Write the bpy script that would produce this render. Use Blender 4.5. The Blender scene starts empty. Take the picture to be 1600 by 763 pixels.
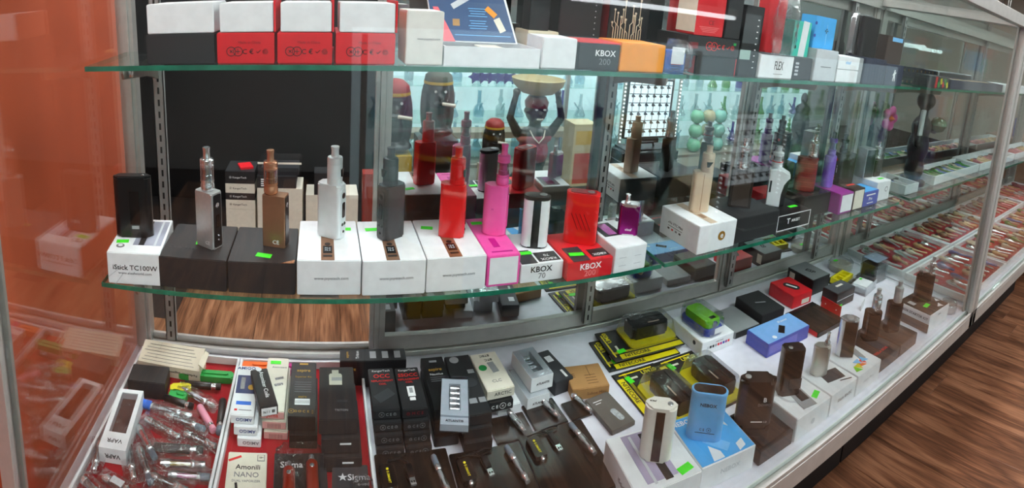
import bpy, bmesh, math, random
from mathutils import Matrix, Vector, noise
random.seed(7)
SC = bpy.context.scene
COL = SC.collection
R = math.radians

# ------------------------------------------------------------------ camera (a phone panorama: cylindrical sweep)
cd = bpy.data.cameras.new('camera'); cam = bpy.data.objects.new('camera', cd); COL.objects.link(cam); SC.camera = cam
FOC = 857.0
cd.type = 'PANO'; cd.panorama_type = 'CENTRAL_CYLINDRICAL'
cd.central_cylindrical_radius = 1.0
cd.central_cylindrical_range_u_min = -800 / FOC; cd.central_cylindrical_range_u_max = 800 / FOC
cd.central_cylindrical_range_v_min = -605.5 / FOC; cd.central_cylindrical_range_v_max = 157.5 / FOC
cd.clip_start = .02; cd.clip_end = 60
_ro = Matrix(((math.cos(-.076), 0, math.sin(-.076)), (0, 1, 0), (-math.sin(-.076), 0, math.cos(-.076))))
_pi = Matrix(((1, 0, 0), (0, math.cos(-.187), -math.sin(-.187)), (0, math.sin(-.187), math.cos(-.187))))
_ya = Matrix(((math.cos(.355), math.sin(.355), 0), (-math.sin(.355), math.cos(.355), 0), (0, 0, 1)))
_m = _ya @ _pi @ _ro
_r, _f, _u = _m @ Vector((1, 0, 0)), _m @ Vector((0, 1, 0)), _m @ Vector((0, 0, 1))
cam.matrix_world = Matrix(((_r.x, _u.x, -_f.x, 0), (_r.y, _u.y, -_f.y, 0), (_r.z, _u.z, -_f.z, 1.48), (0, 0, 0, 1)))

# ------------------------------------------------------------------ world, exposure
wd = bpy.data.worlds.new('world'); SC.world = wd; wd.use_nodes = True
wd.node_tree.nodes['Background'].inputs[0].default_value = (.75, .8, .85, 1)
wd.node_tree.nodes['Background'].inputs[1].default_value = .25
vs = SC.view_settings; vs.view_transform = 'Standard'; vs.look = 'None'; vs.exposure = 0.0; vs.gamma = 1.0; vs.use_curve_mapping = False
SC.cycles.transparent_max_bounces = 24
SC.cycles.max_bounces = 10; SC.cycles.glossy_bounces = 6; SC.cycles.diffuse_bounces = 4; SC.cycles.caustics_reflective = False
LAMP_POWER = 33.0

# ------------------------------------------------------------------ materials
def lin(c):
    c = c / 255.0
    return c / 12.92 if c <= .04045 else ((c + .055) / 1.055) ** 2.4
def rgb(t): return (lin(t[0]), lin(t[1]), lin(t[2]), 1)
MATS = {}
def mat(name, col, rough=.5, metal=0.0, vary=.05, scale=60, emit=0.0, bump=0.0, coat=0.0):
    if name in MATS: return MATS[name]
    m = bpy.data.materials.new(name); m.use_nodes = True; nt = m.node_tree; b = nt.nodes['Principled BSDF']
    b.inputs['Roughness'].default_value = rough; b.inputs['Metallic'].default_value = metal
    b.inputs['Coat Weight'].default_value = coat
    tc = nt.nodes.new('ShaderNodeTexCoord'); nz = nt.nodes.new('ShaderNodeTexNoise'); nz.inputs['Scale'].default_value = scale; nz.inputs['Detail'].default_value = 4
    nt.links.new(tc.outputs['Object'], nz.inputs['Vector'])
    rp = nt.nodes.new('ShaderNodeValToRGB'); c = rgb(col)
    rp.color_ramp.elements[0].position = .3; rp.color_ramp.elements[1].position = .7
    rp.color_ramp.elements[0].color = (c[0] * (1 - vary), c[1] * (1 - vary), c[2] * (1 - vary), 1)
    rp.color_ramp.elements[1].color = (min(1, c[0] * (1 + vary)), min(1, c[1] * (1 + vary)), min(1, c[2] * (1 + vary)), 1)
    nt.links.new(nz.outputs['Fac'], rp.inputs[0]); nt.links.new(rp.outputs[0], b.inputs['Base Color'])
    if emit:
        nt.links.new(rp.outputs[0], b.inputs['Emission Color']); b.inputs['Emission Strength'].default_value = emit
    if bump:
        bp = nt.nodes.new('ShaderNodeBump'); bp.inputs['Strength'].default_value = bump; bp.inputs['Distance'].default_value = .002
        nt.links.new(nz.outputs['Fac'], bp.inputs['Height']); nt.links.new(bp.outputs[0], b.inputs['Normal'])
    MATS[name] = m
    return m
def clear(name, tint=(255, 255, 255), f0=.04, power=5.0, top=1.0, rough=.02, bump=0.0, scale=90, gloss=(255, 255, 255)):
    """thin clear sheet: lets light straight through, reflects more at grazing angles"""
    if name in MATS: return MATS[name]
    m = bpy.data.materials.new(name); m.use_nodes = True; nt = m.node_tree; nt.nodes.remove(nt.nodes['Principled BSDF'])
    out = nt.nodes['Material Output']; tr = nt.nodes.new('ShaderNodeBsdfTransparent'); gl = nt.nodes.new('ShaderNodeBsdfGlossy'); mx = nt.nodes.new('ShaderNodeMixShader')
    tr.inputs[0].default_value = rgb(tint); gl.inputs['Roughness'].default_value = rough; gl.inputs[0].default_value = rgb(gloss)
    lw = nt.nodes.new('ShaderNodeLayerWeight'); lw.inputs[0].default_value = .5
    pw = nt.nodes.new('ShaderNodeMath'); pw.operation = 'POWER'; pw.inputs[1].default_value = power
    ml = nt.nodes.new('ShaderNodeMath'); ml.operation = 'MULTIPLY_ADD'; ml.inputs[1].default_value = top - f0; ml.inputs[2].default_value = f0
    nt.links.new(lw.outputs['Facing'], pw.inputs[0]); nt.links.new(pw.outputs[0], ml.inputs[0]); nt.links.new(ml.outputs[0], mx.inputs[0])
    nt.links.new(tr.outputs[0], mx.inputs[1]); nt.links.new(gl.outputs[0], mx.inputs[2]); nt.links.new(mx.outputs[0], out.inputs[0])
    if bump:
        tc = nt.nodes.new('ShaderNodeTexCoord'); nz = nt.nodes.new('ShaderNodeTexNoise'); nz.inputs['Scale'].default_value = scale; nz.inputs['Detail'].default_value = 5; nz.inputs['Distortion'].default_value = 1.5
        bp = nt.nodes.new('ShaderNodeBump'); bp.inputs['Strength'].default_value = bump; bp.inputs['Distance'].default_value = .004
        nt.links.new(tc.outputs['Object'], nz.inputs['Vector']); nt.links.new(nz.outputs['Fac'], bp.inputs['Height'])
        nt.links.new(bp.outputs[0], gl.inputs['Normal']); nt.links.new(bp.outputs[0], lw.inputs['Normal'])
    MATS[name] = m
    return m
def wood(name, dark, mid, light, rough=.35):
    m = bpy.data.materials.new(name); m.use_nodes = True; nt = m.node_tree; b = nt.nodes['Principled BSDF']; N = nt.nodes.new; L = nt.links.new
    tc = N('ShaderNodeTexCoord'); oi = N('ShaderNodeObjectInfo'); vm = N('ShaderNodeVectorMath'); vm.operation = 'MULTIPLY_ADD'
    cx = N('ShaderNodeCombineXYZ'); s7 = N('ShaderNodeMath'); s7.operation = 'MULTIPLY'; s7.inputs[1].default_value = 37.0
    L(oi.outputs['Random'], s7.inputs[0]); L(s7.outputs[0], cx.inputs[0]); L(s7.outputs[0], cx.inputs[1]); L(s7.outputs[0], cx.inputs[2])
    vm.inputs[1].default_value = (15, 1.9, 1); L(tc.outputs['Object'], vm.inputs[0]); L(cx.outputs[0], vm.inputs[2])
    n1 = N('ShaderNodeTexNoise'); n1.inputs['Scale'].default_value = 1.0; n1.inputs['Detail'].default_value = 3; n1.inputs['Distortion'].default_value = .6
    L(vm.outputs[0], n1.inputs['Vector'])
    # growth rings: fold the slow noise into many bands
    k = N('ShaderNodeMath'); k.operation = 'MULTIPLY'; k.inputs[1].default_value = 5.0; L(n1.outputs['Fac'], k.inputs[0])
    fr = N('ShaderNodeMath'); fr.operation = 'PINGPONG'; fr.inputs[1].default_value = 1.0; L(k.outputs[0], fr.inputs[0])
    v2 = N('ShaderNodeVectorMath'); v2.operation = 'MULTIPLY'; v2.inputs[1].default_value = (11, 3.2, 1); L(vm.outputs[0], v2.inputs[0])
    n2 = N('ShaderNodeTexNoise'); n2.inputs['Scale'].default_value = 1.0; n2.inputs['Detail'].default_value = 6; L(v2.outputs[0], n2.inputs['Vector'])
    mx = N('ShaderNodeMath'); mx.operation = 'MULTIPLY_ADD'; mx.inputs[1].default_value = .38; L(fr.outputs[0], mx.inputs[0])
    h = N('ShaderNodeMath'); h.operation = 'MULTIPLY'; h.inputs[1].default_value = .62; L(n2.outputs['Fac'], h.inputs[0]); L(h.outputs[0], mx.inputs[2])
    rp = N('ShaderNodeValToRGB'); e = rp.color_ramp.elements; e[0].position = .24; e[0].color = rgb(dark); e[1].position = .82; e[1].color = rgb(light)
    x = e.new(.5); x.color = rgb(mid); L(mx.outputs[0], rp.inputs[0]); L(rp.outputs[0], b.inputs['Base Color'])
    b.inputs['Roughness'].default_value = rough
    bp = N('ShaderNodeBump'); bp.inputs['Strength'].default_value = .12; bp.inputs['Distance'].default_value = .001; L(mx.outputs[0], bp.inputs['Height']); L(bp.outputs[0], b.inputs['Normal'])
    return m

WHITE = mat('white_card', (232, 234, 236), .45); IVORY = mat('ivory_card', (222, 216, 200), .5); CREAM = mat('cream_card', (224, 214, 190), .55)
BLACK = mat('black_card', (20, 20, 22), .38); BLACKM = mat('matt_black_card', (30, 30, 32), .55); CHAR = mat('charcoal_card', (48, 49, 53), .5)
RED = mat('red_card', (214, 24, 36), .42); DRED = mat('dark_red', (120, 12, 22), .3); PINK = mat('pink_card', (238, 88, 170), .45)
NAVY = mat('navy_card', (44, 50, 72), .5); GREY = mat('grey_card', (150, 152, 154), .5); LGREY = mat('light_grey_card', (196, 200, 204), .45)
BLUE = mat('sky_blue_card', (70, 170, 235), .4); BBLUE = mat('bright_blue', (40, 110, 215), .4); DBLUE = mat('royal_blue_card', (62, 78, 170), .4)
ORANGE = mat('orange_card', (240, 150, 24), .45); YEL = mat('yellow_plastic', (232, 214, 20), .4); KRAFT = mat('kraft_card', (176, 132, 82), .6)
NEON = mat('neon_green_sticker', (70, 235, 40), .6, emit=0); TEAL = mat('teal_card', (70, 200, 180), .4); PURP = mat('purple_card', (150, 44, 140), .4)
LIME = mat('lime_plastic', (130, 215, 40), .35); GREEN = mat('green_plastic', (30, 160, 70), .4); MAG = mat('magenta_plastic', (190, 20, 130), .4)
ORP = mat('orange_plastic', (245, 110, 20), .4)
STEEL = mat('polished_steel', (222, 222, 224), .2, .85); BRUSH = mat('brushed_steel', (188, 187, 186), .36, .6, scale=200); ALU = mat('satin_aluminium', (190, 188, 182), .42, .6)
GREYALU = mat('grey_metal', (158, 158, 156), .5, .4)
BRONZE = mat('bronze_metal', (158, 118, 92), .32, .55); COPPER = mat('copper_metal', (214, 152, 116), .25, .7); GOLD = mat('champagne_metal', (214, 192, 168), .38, .25)
GUN = mat('gunmetal', (72, 70, 72), .36, .6); WHITEP = mat('white_paint', (228, 234, 236), .3, coat=.3); REDP = mat('red_paint', (222, 28, 30), .28, coat=.4); PINKP = mat('pink_paint', (245, 100, 175), .3, coat=.3)
PURPM = mat('purple_metal', (140, 20, 120), .25, .8); VIOLET = mat('violet_paint', (125, 85, 190), .3); BLACKP = mat('black_plastic', (16, 16, 18), .28); BLUEP = mat('powder_blue_paint', (105, 175, 228), .35)
SCREEN = mat('dark_screen', (10, 11, 14), .12); GLYPH = mat('screen_glyph', (200, 215, 220), .5)
INKW = mat('white_ink', (235, 235, 235), .6); INKK = mat('black_ink', (22, 22, 24), .6); INKG = mat('grey_ink', (120, 122, 126), .6); INKR = mat('red_ink', (225, 40, 38), .6); INKGO = mat('gold_ink', (205, 160, 60), .5); INKGR = mat('green_ink', (30, 150, 75), .6)
INKLB = mat('pale_blue_ink', (120, 190, 240), .6); INKY = mat('yellow_ink', (230, 215, 30), .6)
FELT = mat('red_felt', (168, 14, 30), .95, bump=.6, scale=900); TRAYW = mat('white_tray', (226, 228, 230), .4); GREYCAP = mat('grey_silicone', (112, 124, 138), .5)
GLASS = clear('clear_glass', (250, 253, 252)); SHELF = clear('shelf_glass', (236, 247, 243), f0=.05); TANKG = clear('tank_glass', (222, 226, 228), f0=.16, power=2.2)
FILM = clear('plastic_film', (246, 247, 248), f0=.045, power=2.8, rough=.08, bump=1.0, scale=70); BLISTER = clear('blister_plastic', (238, 240, 242), f0=.06, power=2.6, rough=.06, bump=.25, scale=30)
SMOKE = clear('tinted_plastic', (150, 150, 152), f0=.06, power=3)
EDGE = mat('green_glass_edge', (28, 108, 84), .15, vary=.35, scale=25)
MIRROR = mat('mirror', (226, 232, 232), .01, 1, vary=0)
TUBE = mat('fluorescent_tube', (245, 250, 255), .4, emit=9, vary=0)

# ------------------------------------------------------------------ mesh helpers
CACHE = {}
def fin(bm, smooth=None):
    me = bpy.data.meshes.new('m'); bmesh.ops.recalc_face_normals(bm, faces=bm.faces); bm.to_mesh(me); bm.free()
    if smooth:
        me.polygons.foreach_set('use_smooth', [True] * len(me.polygons)); me.set_sharp_from_angle(angle=R(smooth))
    return me
def mbox(w, d, h, b=.0, seg=1, centre=False):
    """box, base at z=0"""
    k = ('box', round(w, 5), round(d, 5), round(h, 5), b, seg, centre)
    if k in CACHE: return CACHE[k]
    bm = bmesh.new(); bmesh.ops.create_cube(bm, size=1); bmesh.ops.scale(bm, vec=(w, d, h), verts=bm.verts)
    if b: bmesh.ops.bevel(bm, geom=list(bm.edges), offset=min(b, w / 3, d / 3, h / 3), segments=seg, affect='EDGES')
    if not centre: bmesh.ops.translate(bm, vec=(0, 0, h / 2), verts=bm.verts)
    CACHE[k] = fin(bm, 40 if b and seg > 1 else None); return CACHE[k]
def mboxes(lst, b=0):
    """several boxes (x0,x1,y0,y1,z0,z1) as one part"""
    bm = bmesh.new()
    for (x0, x1, y0, y1, z0, z1) in lst:
        g = bmesh.ops.create_cube(bm, size=1)['verts']; bmesh.ops.scale(bm, vec=(x1 - x0, y1 - y0, z1 - z0), verts=g)
        bmesh.ops.translate(bm, vec=((x0 + x1) / 2, (y0 + y1) / 2, (z0 + z1) / 2), verts=g)
    if b: bmesh.ops.bevel(bm, geom=list(bm.edges), offset=b, segments=1, affect='EDGES')
    return fin(bm)
def rrect(w, d, r, n=5):
    r = min(r, w / 2 - 1e-5, d / 2 - 1e-5); P = []
    for cx, cy, a0 in ((w / 2 - r, d / 2 - r, 0), (-w / 2 + r, d / 2 - r, 90), (-w / 2 + r, -d / 2 + r, 180), (w / 2 - r, -d / 2 + r, 270)):
        for i in range(n + 1):
            a = R(a0 + 90 * i / n); P.append((cx + r * math.cos(a), cy + r * math.sin(a)))
    return P
def mprism(pts, h, b=0.0, seg=2, z0=0.0, smooth=35):
    bm = bmesh.new(); lo = [bm.verts.new((x, y, z0)) for x, y in pts]; hi = [bm.verts.new((x, y, z0 + h)) for x, y in pts]
    bm.faces.new(lo[::-1]); t = bm.faces.new(hi); n = len(pts)
    for i in range(n): bm.faces.new((lo[i], lo[(i + 1) % n], hi[(i + 1) % n], hi[i]))
    if b:
        ed = [e for e in bm.edges if abs(e.verts[0].co.z - e.verts[1].co.z) < 1e-6]
        bmesh.ops.bevel(bm, geom=ed, offset=b, segments=seg, affect='EDGES')
    return fin(bm, smooth)
def mrounded(w, d, h, r, b=.0015):
    k = ('rr', round(w, 5), round(d, 5), round(h, 5), r, b)
    if k not in CACHE: CACHE[k] = mprism(rrect(w, d, r), h, b)
    return CACHE[k]
def mlathe(prof, n=20, cap=True, smooth=40):
    """profile of (radius, z) from bottom to top"""
    k = ('lathe', tuple((round(a, 5), round(b, 5)) for a, b in prof), n, cap)
    if k in CACHE: return CACHE[k]
    bm = bmesh.new(); rings = []
    for r, z in prof: rings.append([bm.verts.new((max(r, 1e-5) * math.cos(2 * math.pi * i / n), max(r, 1e-5) * math.sin(2 * math.pi * i / n), z)) for i in range(n)])
    for a, b in zip(rings, rings[1:]):
        for i in range(n): bm.faces.new((a[i], a[(i + 1) % n], b[(i + 1) % n], b[i]))
    if cap: bm.faces.new(rings[0][::-1]); bm.faces.new(rings[-1])
    CACHE[k] = fin(bm, smooth); return CACHE[k]
def mtube(pts, r, n=6, closed=False):
    bm = bmesh.new(); pts = [Vector(p) for p in pts]; rings = []
    for i, p in enumerate(pts):
        t = (pts[min(i + 1, len(pts) - 1)] - pts[max(i - 1, 0)]).normalized(); up = Vector((0, 0, 1)) if abs(t.z) < .9 else Vector((1, 0, 0))
        a = t.cross(up).normalized(); b = a.cross(t)
        rr = r[i] if isinstance(r, (list, tuple)) else r
        rings.append([bm.verts.new(p + a * math.cos(2 * math.pi * k / n) * rr + b * math.sin(2 * math.pi * k / n) * rr) for k in range(n)])
    for A, B in zip(rings, rings[1:]):
        for k in range(n): bm.faces.new((A[k], A[(k + 1) % n], B[(k + 1) % n], B[k]))
    bm.faces.new(rings[0][::-1]); bm.faces.new(rings[-1])
    return fin(bm, 50)
def mtext(s, size, bold=0.0, ext=.00015):
    k = ('t', s, round(size, 5), bold)
    if k in CACHE: return CACHE[k]
    cu = bpy.data.curves.new('t', 'FONT'); cu.body = s; cu.size = size; cu.align_x = 'CENTER'; cu.align_y = 'CENTER'; cu.extrude = ext; cu.resolution_u = 2; cu.offset = bold * size * .5
    ob = bpy.data.objects.new('t', cu); me = bpy.data.meshes.new_from_object(ob); bpy.data.objects.remove(ob); bpy.data.curves.remove(cu)
    CACHE[k] = me; return me
def mpillow(w, d, h, amp=.35, seed=0, nx=14, ny=8):
    """crumpled bag: a flat pillow"""
    bm = bmesh.new()
    def vert(i, j, s):
        u, v = i / nx * 2 - 1, j / ny * 2 - 1
        t = (1 - abs(u) ** 4) * (1 - abs(v) ** 3); nz = noise.noise(Vector((u * 3 + seed, v * 3, s * 5)))
        return bm.verts.new((u * w / 2, v * d / 2 * (1 + .08 * nz), max(0.0, h / 2 + s * h / 2 * t * (1 + amp * nz))))
    T = [[vert(i, j, 1) for j in range(ny + 1)] for i in range(nx + 1)]; B = [[vert(i, j, -1) for j in range(ny + 1)] for i in range(nx + 1)]
    for i in range(nx):
        for j in range(ny):
            bm.faces.new((T[i][j], T[i + 1][j], T[i + 1][j + 1], T[i][j + 1])); bm.faces.new((B[i][j], B[i][j + 1], B[i + 1][j + 1], B[i + 1][j]))
    bmesh.ops.remove_doubles(bm, verts=bm.verts, dist=1e-5)
    return fin(bm, 60)
def mcyl(r, h, n=16): return mlathe([(r, 0), (r, h)], n)
def mdisc(r, h=.0004, n=24): return mlathe([(r, -h / 2), (r, h / 2)], n)

# ------------------------------------------------------------------ object helpers
def part(name, me, m, parent, loc=(0, 0, 0), rot=(0, 0, 0), label=None):
    o = bpy.data.objects.new(name, me if not me.materials else me)
    COL.objects.link(o)
    if not me.materials: me.materials.append(m)
    elif me.materials[0] != m:
        o.material_slots[0].link = 'OBJECT'; o.material_slots[0].material = m
    o.parent = parent; o.location = loc; o.rotation_euler = rot
    if label: o['label'] = label
    return o
def tag(o, label, cat, group=None):
    o['label'] = label; o['category'] = cat
    if group: o['group'] = group
    return o
def thing(name, label, cat, loc=(0, 0, 0), rz=0.0, group=None):
    o = bpy.data.objects.new(name, None); o.empty_display_size = .02; COL.objects.link(o)
    o.location = loc; o.rotation_euler = (0, 0, R(rz)); return tag(o, label, cat, group)
def solid(name, me, m, label, cat, loc, rz=0.0, group=None, rot=None):
    o = part(name, me, m, None, loc, rot or (0, 0, R(rz))); return tag(o, label, cat, group)
def struct(name, me, m, loc=(0, 0, 0), parent=None):
    o = part(name, me, m, parent, loc)
    if parent is None: o['kind'] = 'structure'
    return o
DIM = {}
def face(o, f, u, v, e=.0003):
    w, d, h = DIM[o.name]
    return {'front': ((u, -d / 2 - e, v), (R(90), 0, 0)), 'back': ((-u, d / 2 + e, v), (R(90), 0, R(180))), 'right': ((w / 2 + e, u, v), (R(90), 0, R(90))),
            'left': ((-w / 2 - e, -u, v), (R(90), 0, R(-90))), 'top': ((u, v, h + e), (0, 0, 0))}[f]
def txt(o, f, s, size, u, v, m, flip=0, bold=0.0, name='lettering'):
    loc, rot = face(o, f, u, v)
    q = part(name, mtext(s, size, bold), m, o, loc, rot)
    if flip: q.rotation_euler.rotate_axis('Z', R(flip))
    return q
def panel(o, f, u, v, w, h, m, name='printed_panel', flip=0, t=.0004, e=.0002):
    loc, rot = face(o, f, u, v, e)
    q = part(name, mbox(w, h, t, centre=True), m, o, loc, rot)
    if flip: q.rotation_euler.rotate_axis('Z', R(flip))
    return q
def disc(o, f, u, v, r, m, name='emblem', h=.0005):
    loc, rot = face(o, f, u, v, .0003); return part(name, mdisc(r, h), m, o, loc, rot)
def sticker(o, f, u, v, flip=0, w=.022, h=.012): return panel(o, f, u, v, w, h, NEON, 'price_sticker', flip, e=.0005)
def box(name, label, x0, x1, y0, y1, z, h, m, rz=0.0, cat='box', group=None, b=.0012):
    w, d = x1 - x0 - .0012, y1 - y0 - .0012
    o = solid(name, mbox(w, d, h - .0004, b, 2), m, label, cat, ((x0 + x1) / 2, (y0 + y1) / 2, z), rz, group)
    DIM[o.name] = (w, d, h - .0004); return o
# ================================================================== the room
PLANK = wood('brown_laminate', (80, 49, 33), (128, 84, 58), (172, 122, 90))
floor = struct('floor', mboxes([(-3.2, 9, -3.4, 3.4, -.06, -.012)]), mat('floor_joint', (30, 18, 12), .7))
pw = .19
pm = [mbox(pw - .0015, 1.27, .012, .0012), mbox(pw - .0015, .9, .012, .0012)]
k = 0
for i in range(46):
    x = -1.9 + i * pw; y = -3.35 + (i * .47) % 1.0
    first = True
    while y < 3.2:
        L = .9 if first and i % 3 == 0 else 1.27; first = False
        if y + L > 3.4: break
        if not (x > 4.6 and y + L < -1.2) and not (x < -1.2 and y + L < 1.0):
            o = part('plank', pm[0] if L > 1 else pm[1], PLANK, floor, (x, y + L / 2, -.012))
        y += L + .0015
ORW = mat('orange_wall_paint', (192, 82, 48), .55, vary=.06, scale=4)
struct('wall_left', mboxes([(-.66, -.56, .2, 1.5, 0, 2.8)]), ORW)
struct('wall_rear', mboxes([(1.3, 9, 3.3, 3.4, 0, 2.8)]), mat('pale_wall', (222, 217, 210), .7))
struct('wall_back', mboxes([(-3.2, 1.3, 3.3, 3.4, 0, 2.8)]), mat('black_back_wall', (20, 19, 20), .6))
struct('wall_front', mboxes([(-3.2, 9, -3.4, -3.3, 0, 2.8)]), mat('grey_wall', (158, 160, 158), .7))
struct('wall_right', mboxes([(8.9, 9, -3.4, 3.4, 0, 2.8)]), mat('beige_wall', (196, 186, 174), .7))
struct('wall_side', mboxes([(-3.2, -3.1, -3.4, 3.4, 0, 2.8)]), mat('black_side_wall', (24, 22, 22), .6))
struct('ceiling', mboxes([(-3.2, 9, -3.4, 3.4, 2.8, 2.9)]), mat('ceiling_tile', (205, 205, 202), .8))
LAMPM = mat('lamp_diffuser', (250, 252, 255), .5, emit=LAMP_POWER, vary=0)
for y in (-2.3, -.55, .35, 1.75, 2.35):  # two rows behind the case are added lamps, brightening back floor and far end
    for x in (-1.2, -.1, 1.3, 2.7, 4.6, 6.6):
        if (y == .35 and x > 3) or (y > 1 and 1.5 < x < 4) or (y > 2 and x > 4) or (y < 1 and x < -1): continue
        t = thing('ceiling_light', ['flat square ceiling light panel over the back row of the aisle', 'flat square ceiling light panel above the middle of the aisle', 'flat square ceiling light panel above the display case front', 'added unseen ceiling light panel brightening the area behind the display case', 'added unseen ceiling light panel brightening the floor by the black wall shelf'][(-2.3, -.55, .35, 1.75, 2.35).index(y)], 'ceiling light', (x, y, 2.765), group='ceiling light panels, row at %.1f m' % y)
        part('frame', mboxes([(-.32, .32, -.17, -.15, 0, .035), (-.32, .32, .15, .17, 0, .035), (-.32, -.30, -.15, .15, 0, .035), (.30, .32, -.15, .15, 0, .035)]), ALU, t)
        part('diffuser', mbox(.6, .3, .01), LAMPM, t, (0, 0, .004))

# ================================================================== the display case
XL, XR, YF, YB = -.395, 1.585, .505, 1.03
ZD, ZT = .72, 1.63
def standard(parent, x, z0=.75, z1=1.60):
    h = z1 - z0
    s = part('shelf_standard', mboxes([(-.011, .011, 0, .003, 0, h), (-.011, -.009, -.008, 0, 0, h), (.009, .011, -.008, 0, 0, h), (-.011, .011, -.008, -.0065, 0, h)]), GREYALU, parent, (x, 1.012, z0))
    part('slot_row', mboxes([(-.002, .002, -.0087, -.0083, i * .024 + .008, i * .024 + .021) for i in range(int(h / .024))]), mat('slot_dark', (22, 20, 18), .8), s)
def case(name, label, XL, XR, mirror_from, stds):
    c = thing(name, label, 'display case', (0, 0, 0))
    part('plinth', mboxes([(XL + .001, XR - .001, .86, 1.04, 0, .68)]), mat('plinth_black', (14, 13, 13), .6), c)
    part('deck', mboxes([(XL, XR, YF + .006, YB + .02, ZD - .022, ZD)]), mat('deck_white', (222, 222, 232), .45), c)
    part('front_rail', mboxes([(XL, XR, YF - .014, YF + .006, ZD - .046, ZD - .006), (XL, XR, YF - .014, YF - .008, ZD - .006, ZD + .004)], .001), ALU, c)
    part('rail_lip', mboxes([(XL, XR, YF + .004, YF + .0058, ZD - .005, ZD + .003)]), mat('white_gasket', (225, 232, 226), .5), c)
    for x in (XL, XR - .022):
        part('front_post', mboxes([(x, x + .022, YF - .014, YF - .004, ZD - .046, ZT), (x, x + .022, YF + .010, YF + .016, ZD, ZT), (x + .008, x + .014, YF - .004, YF + .010, ZD, ZT)], .0008), ALU, c)
        xp = min(x, XR - .034)
        part('rear_post', mboxes([(xp, xp + .034, YB - .016, YB + .01, ZD, ZT), (xp + .006, xp + .026, YB - .022, YB - .016, ZD, ZT)], .0008), ALU, c)
        part('end_glass', mboxes([(x + .009, x + .013, YF + .017, YB - .017, ZD + .001, ZT - .02)]), GLASS, c)
        part('end_rail', mboxes([(x, x + .022, YF + .01, YB, ZT - .02, ZT)], .0008), ALU, c)
    part('front_glass', mboxes([(XL + .023, XR - .023, YF - .002, YF + .003, ZD + .001, ZT - .02)]), GLASS, c)
    part('top_front_rail', mboxes([(XL, XR, YF - .014, YF + .016, ZT - .02, ZT + .012)], .001), ALU, c)
    part('top_rear_rail', mboxes([(XL, XR, YB - .03, YB + .01, ZT - .03, ZT)], .001), ALU, c)
    part('top_glass', mboxes([(XL + .022, XR - .022, YF + .017, YB - .03, ZT - .006, ZT)]), GLASS, c)
    part('rear_sill', mboxes([(XL, XR, YB - .014, YB + .02, ZD, ZD + .012), (XL, XR, YB, YB + .008, ZD + .012, ZD + .026)], .001), ALU, c)
    for x0, x1 in zip(mirror_from, mirror_from[1:]):
        d = part('sliding_mirror_door', mboxes([(x0 + .03, x1 - .005, YB - .0005, YB + .003, ZD + .045, ZT - .055)]), MIRROR, c)
        part('door_stile', mboxes([(x0, x0 + .008, YB - .008, YB + .006, ZD + .014, ZT - .03), (x0 + .009, x0 + .019, YB - .012, YB + .006, ZD + .014, ZT - .03), (x0 + .02, x0 + .032, YB - .008, YB + .006, ZD + .014, ZT - .03)]), ALU, d)
        for z0, z1 in ((ZD + .014, ZD + .046), (ZT - .06, ZT - .03)): part('door_rail', mboxes([(x0 + .032, x1, YB - .008, YB + .006, z0, z1)]), ALU, d)
    for x in stds: standard(c, x)
    part('leg', mboxes([(XR - .20, XR - .19, YF + .01, YF + .03, .645, ZD - .022)]), ALU, c)
    return c
CASE = case('display_case', 'long aluminium and glass display case full of boxed vaporizers', XL, XR, (.105, 1.012, 1.550), (-.312, .60, 1.045, 1.43))
CASE2 = case('display_case', 'second glass display case beyond the right post, holding trays of pipes', 1.592, 3.6, (1.62, 2.6, 3.57), (1.75, 2.6, 3.4))

def shelf(label, x0, x1, y0, y1, ztop, arms):
    s = thing('glass_shelf', label, 'glass shelf', ((x0 + x1) / 2, y0, ztop - .008)); w = x1 - x0; d = y1 - y0
    part('pane', mboxes([(-w / 2, w / 2, .0012, d, 0, .008)]), SHELF, s)
    part('front_edge', mboxes([(-w / 2, w / 2, 0, .001, 0, .008)]), EDGE, s)
    part('side_edge', mboxes([(-w / 2 - .0008, -w / 2, 0, d, 0, .008)]), EDGE, s)
    for x in arms:
        a = part('bracket', mprism([(-.19, -.006), (-.185, -.016), (-.06, -.03), (0, -.045), (0, 0), (-.19, 0)], .004, z0=-.002, smooth=None), mat('bracket_steel', (160, 150, 138), .35, .8), s, (x - (x0 + x1) / 2, 1.0025 - y0, -.0005), (R(90), 0, R(90)))
        part('clip', mlathe([(.006, 0), (.0075, .002), (.0075, .006), (.005, .008)], 12), STEEL, a, (-.165, -.008, .003))
shelf('left middle glass shelf carrying the row from the iStick to the purple mod', -.370, .634, .80, 1.001, .99, (-.312, .60))
shelf('right middle glass shelf carrying the box with the gold emblem', .642, 1.556, .80, 1.001, .99, (1.045, 1.43))
shelf('left top glass shelf under the red and white boxes', -.370, .634, .80, 1.001, 1.37, (-.312, .60))
shelf('right top glass shelf under the white FLEX box', .642, 1.556, .80, 1.001, 1.37, (1.045, 1.43))
shelf('middle glass shelf of the second case under white trays', 1.63, 3.56, .80, 1.001, .99, (1.75, 2.6))
shelf('top glass shelf of the second case under the long dark tray', 1.63, 3.56, .80, 1.001, 1.37, (1.75, 2.6))
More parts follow.
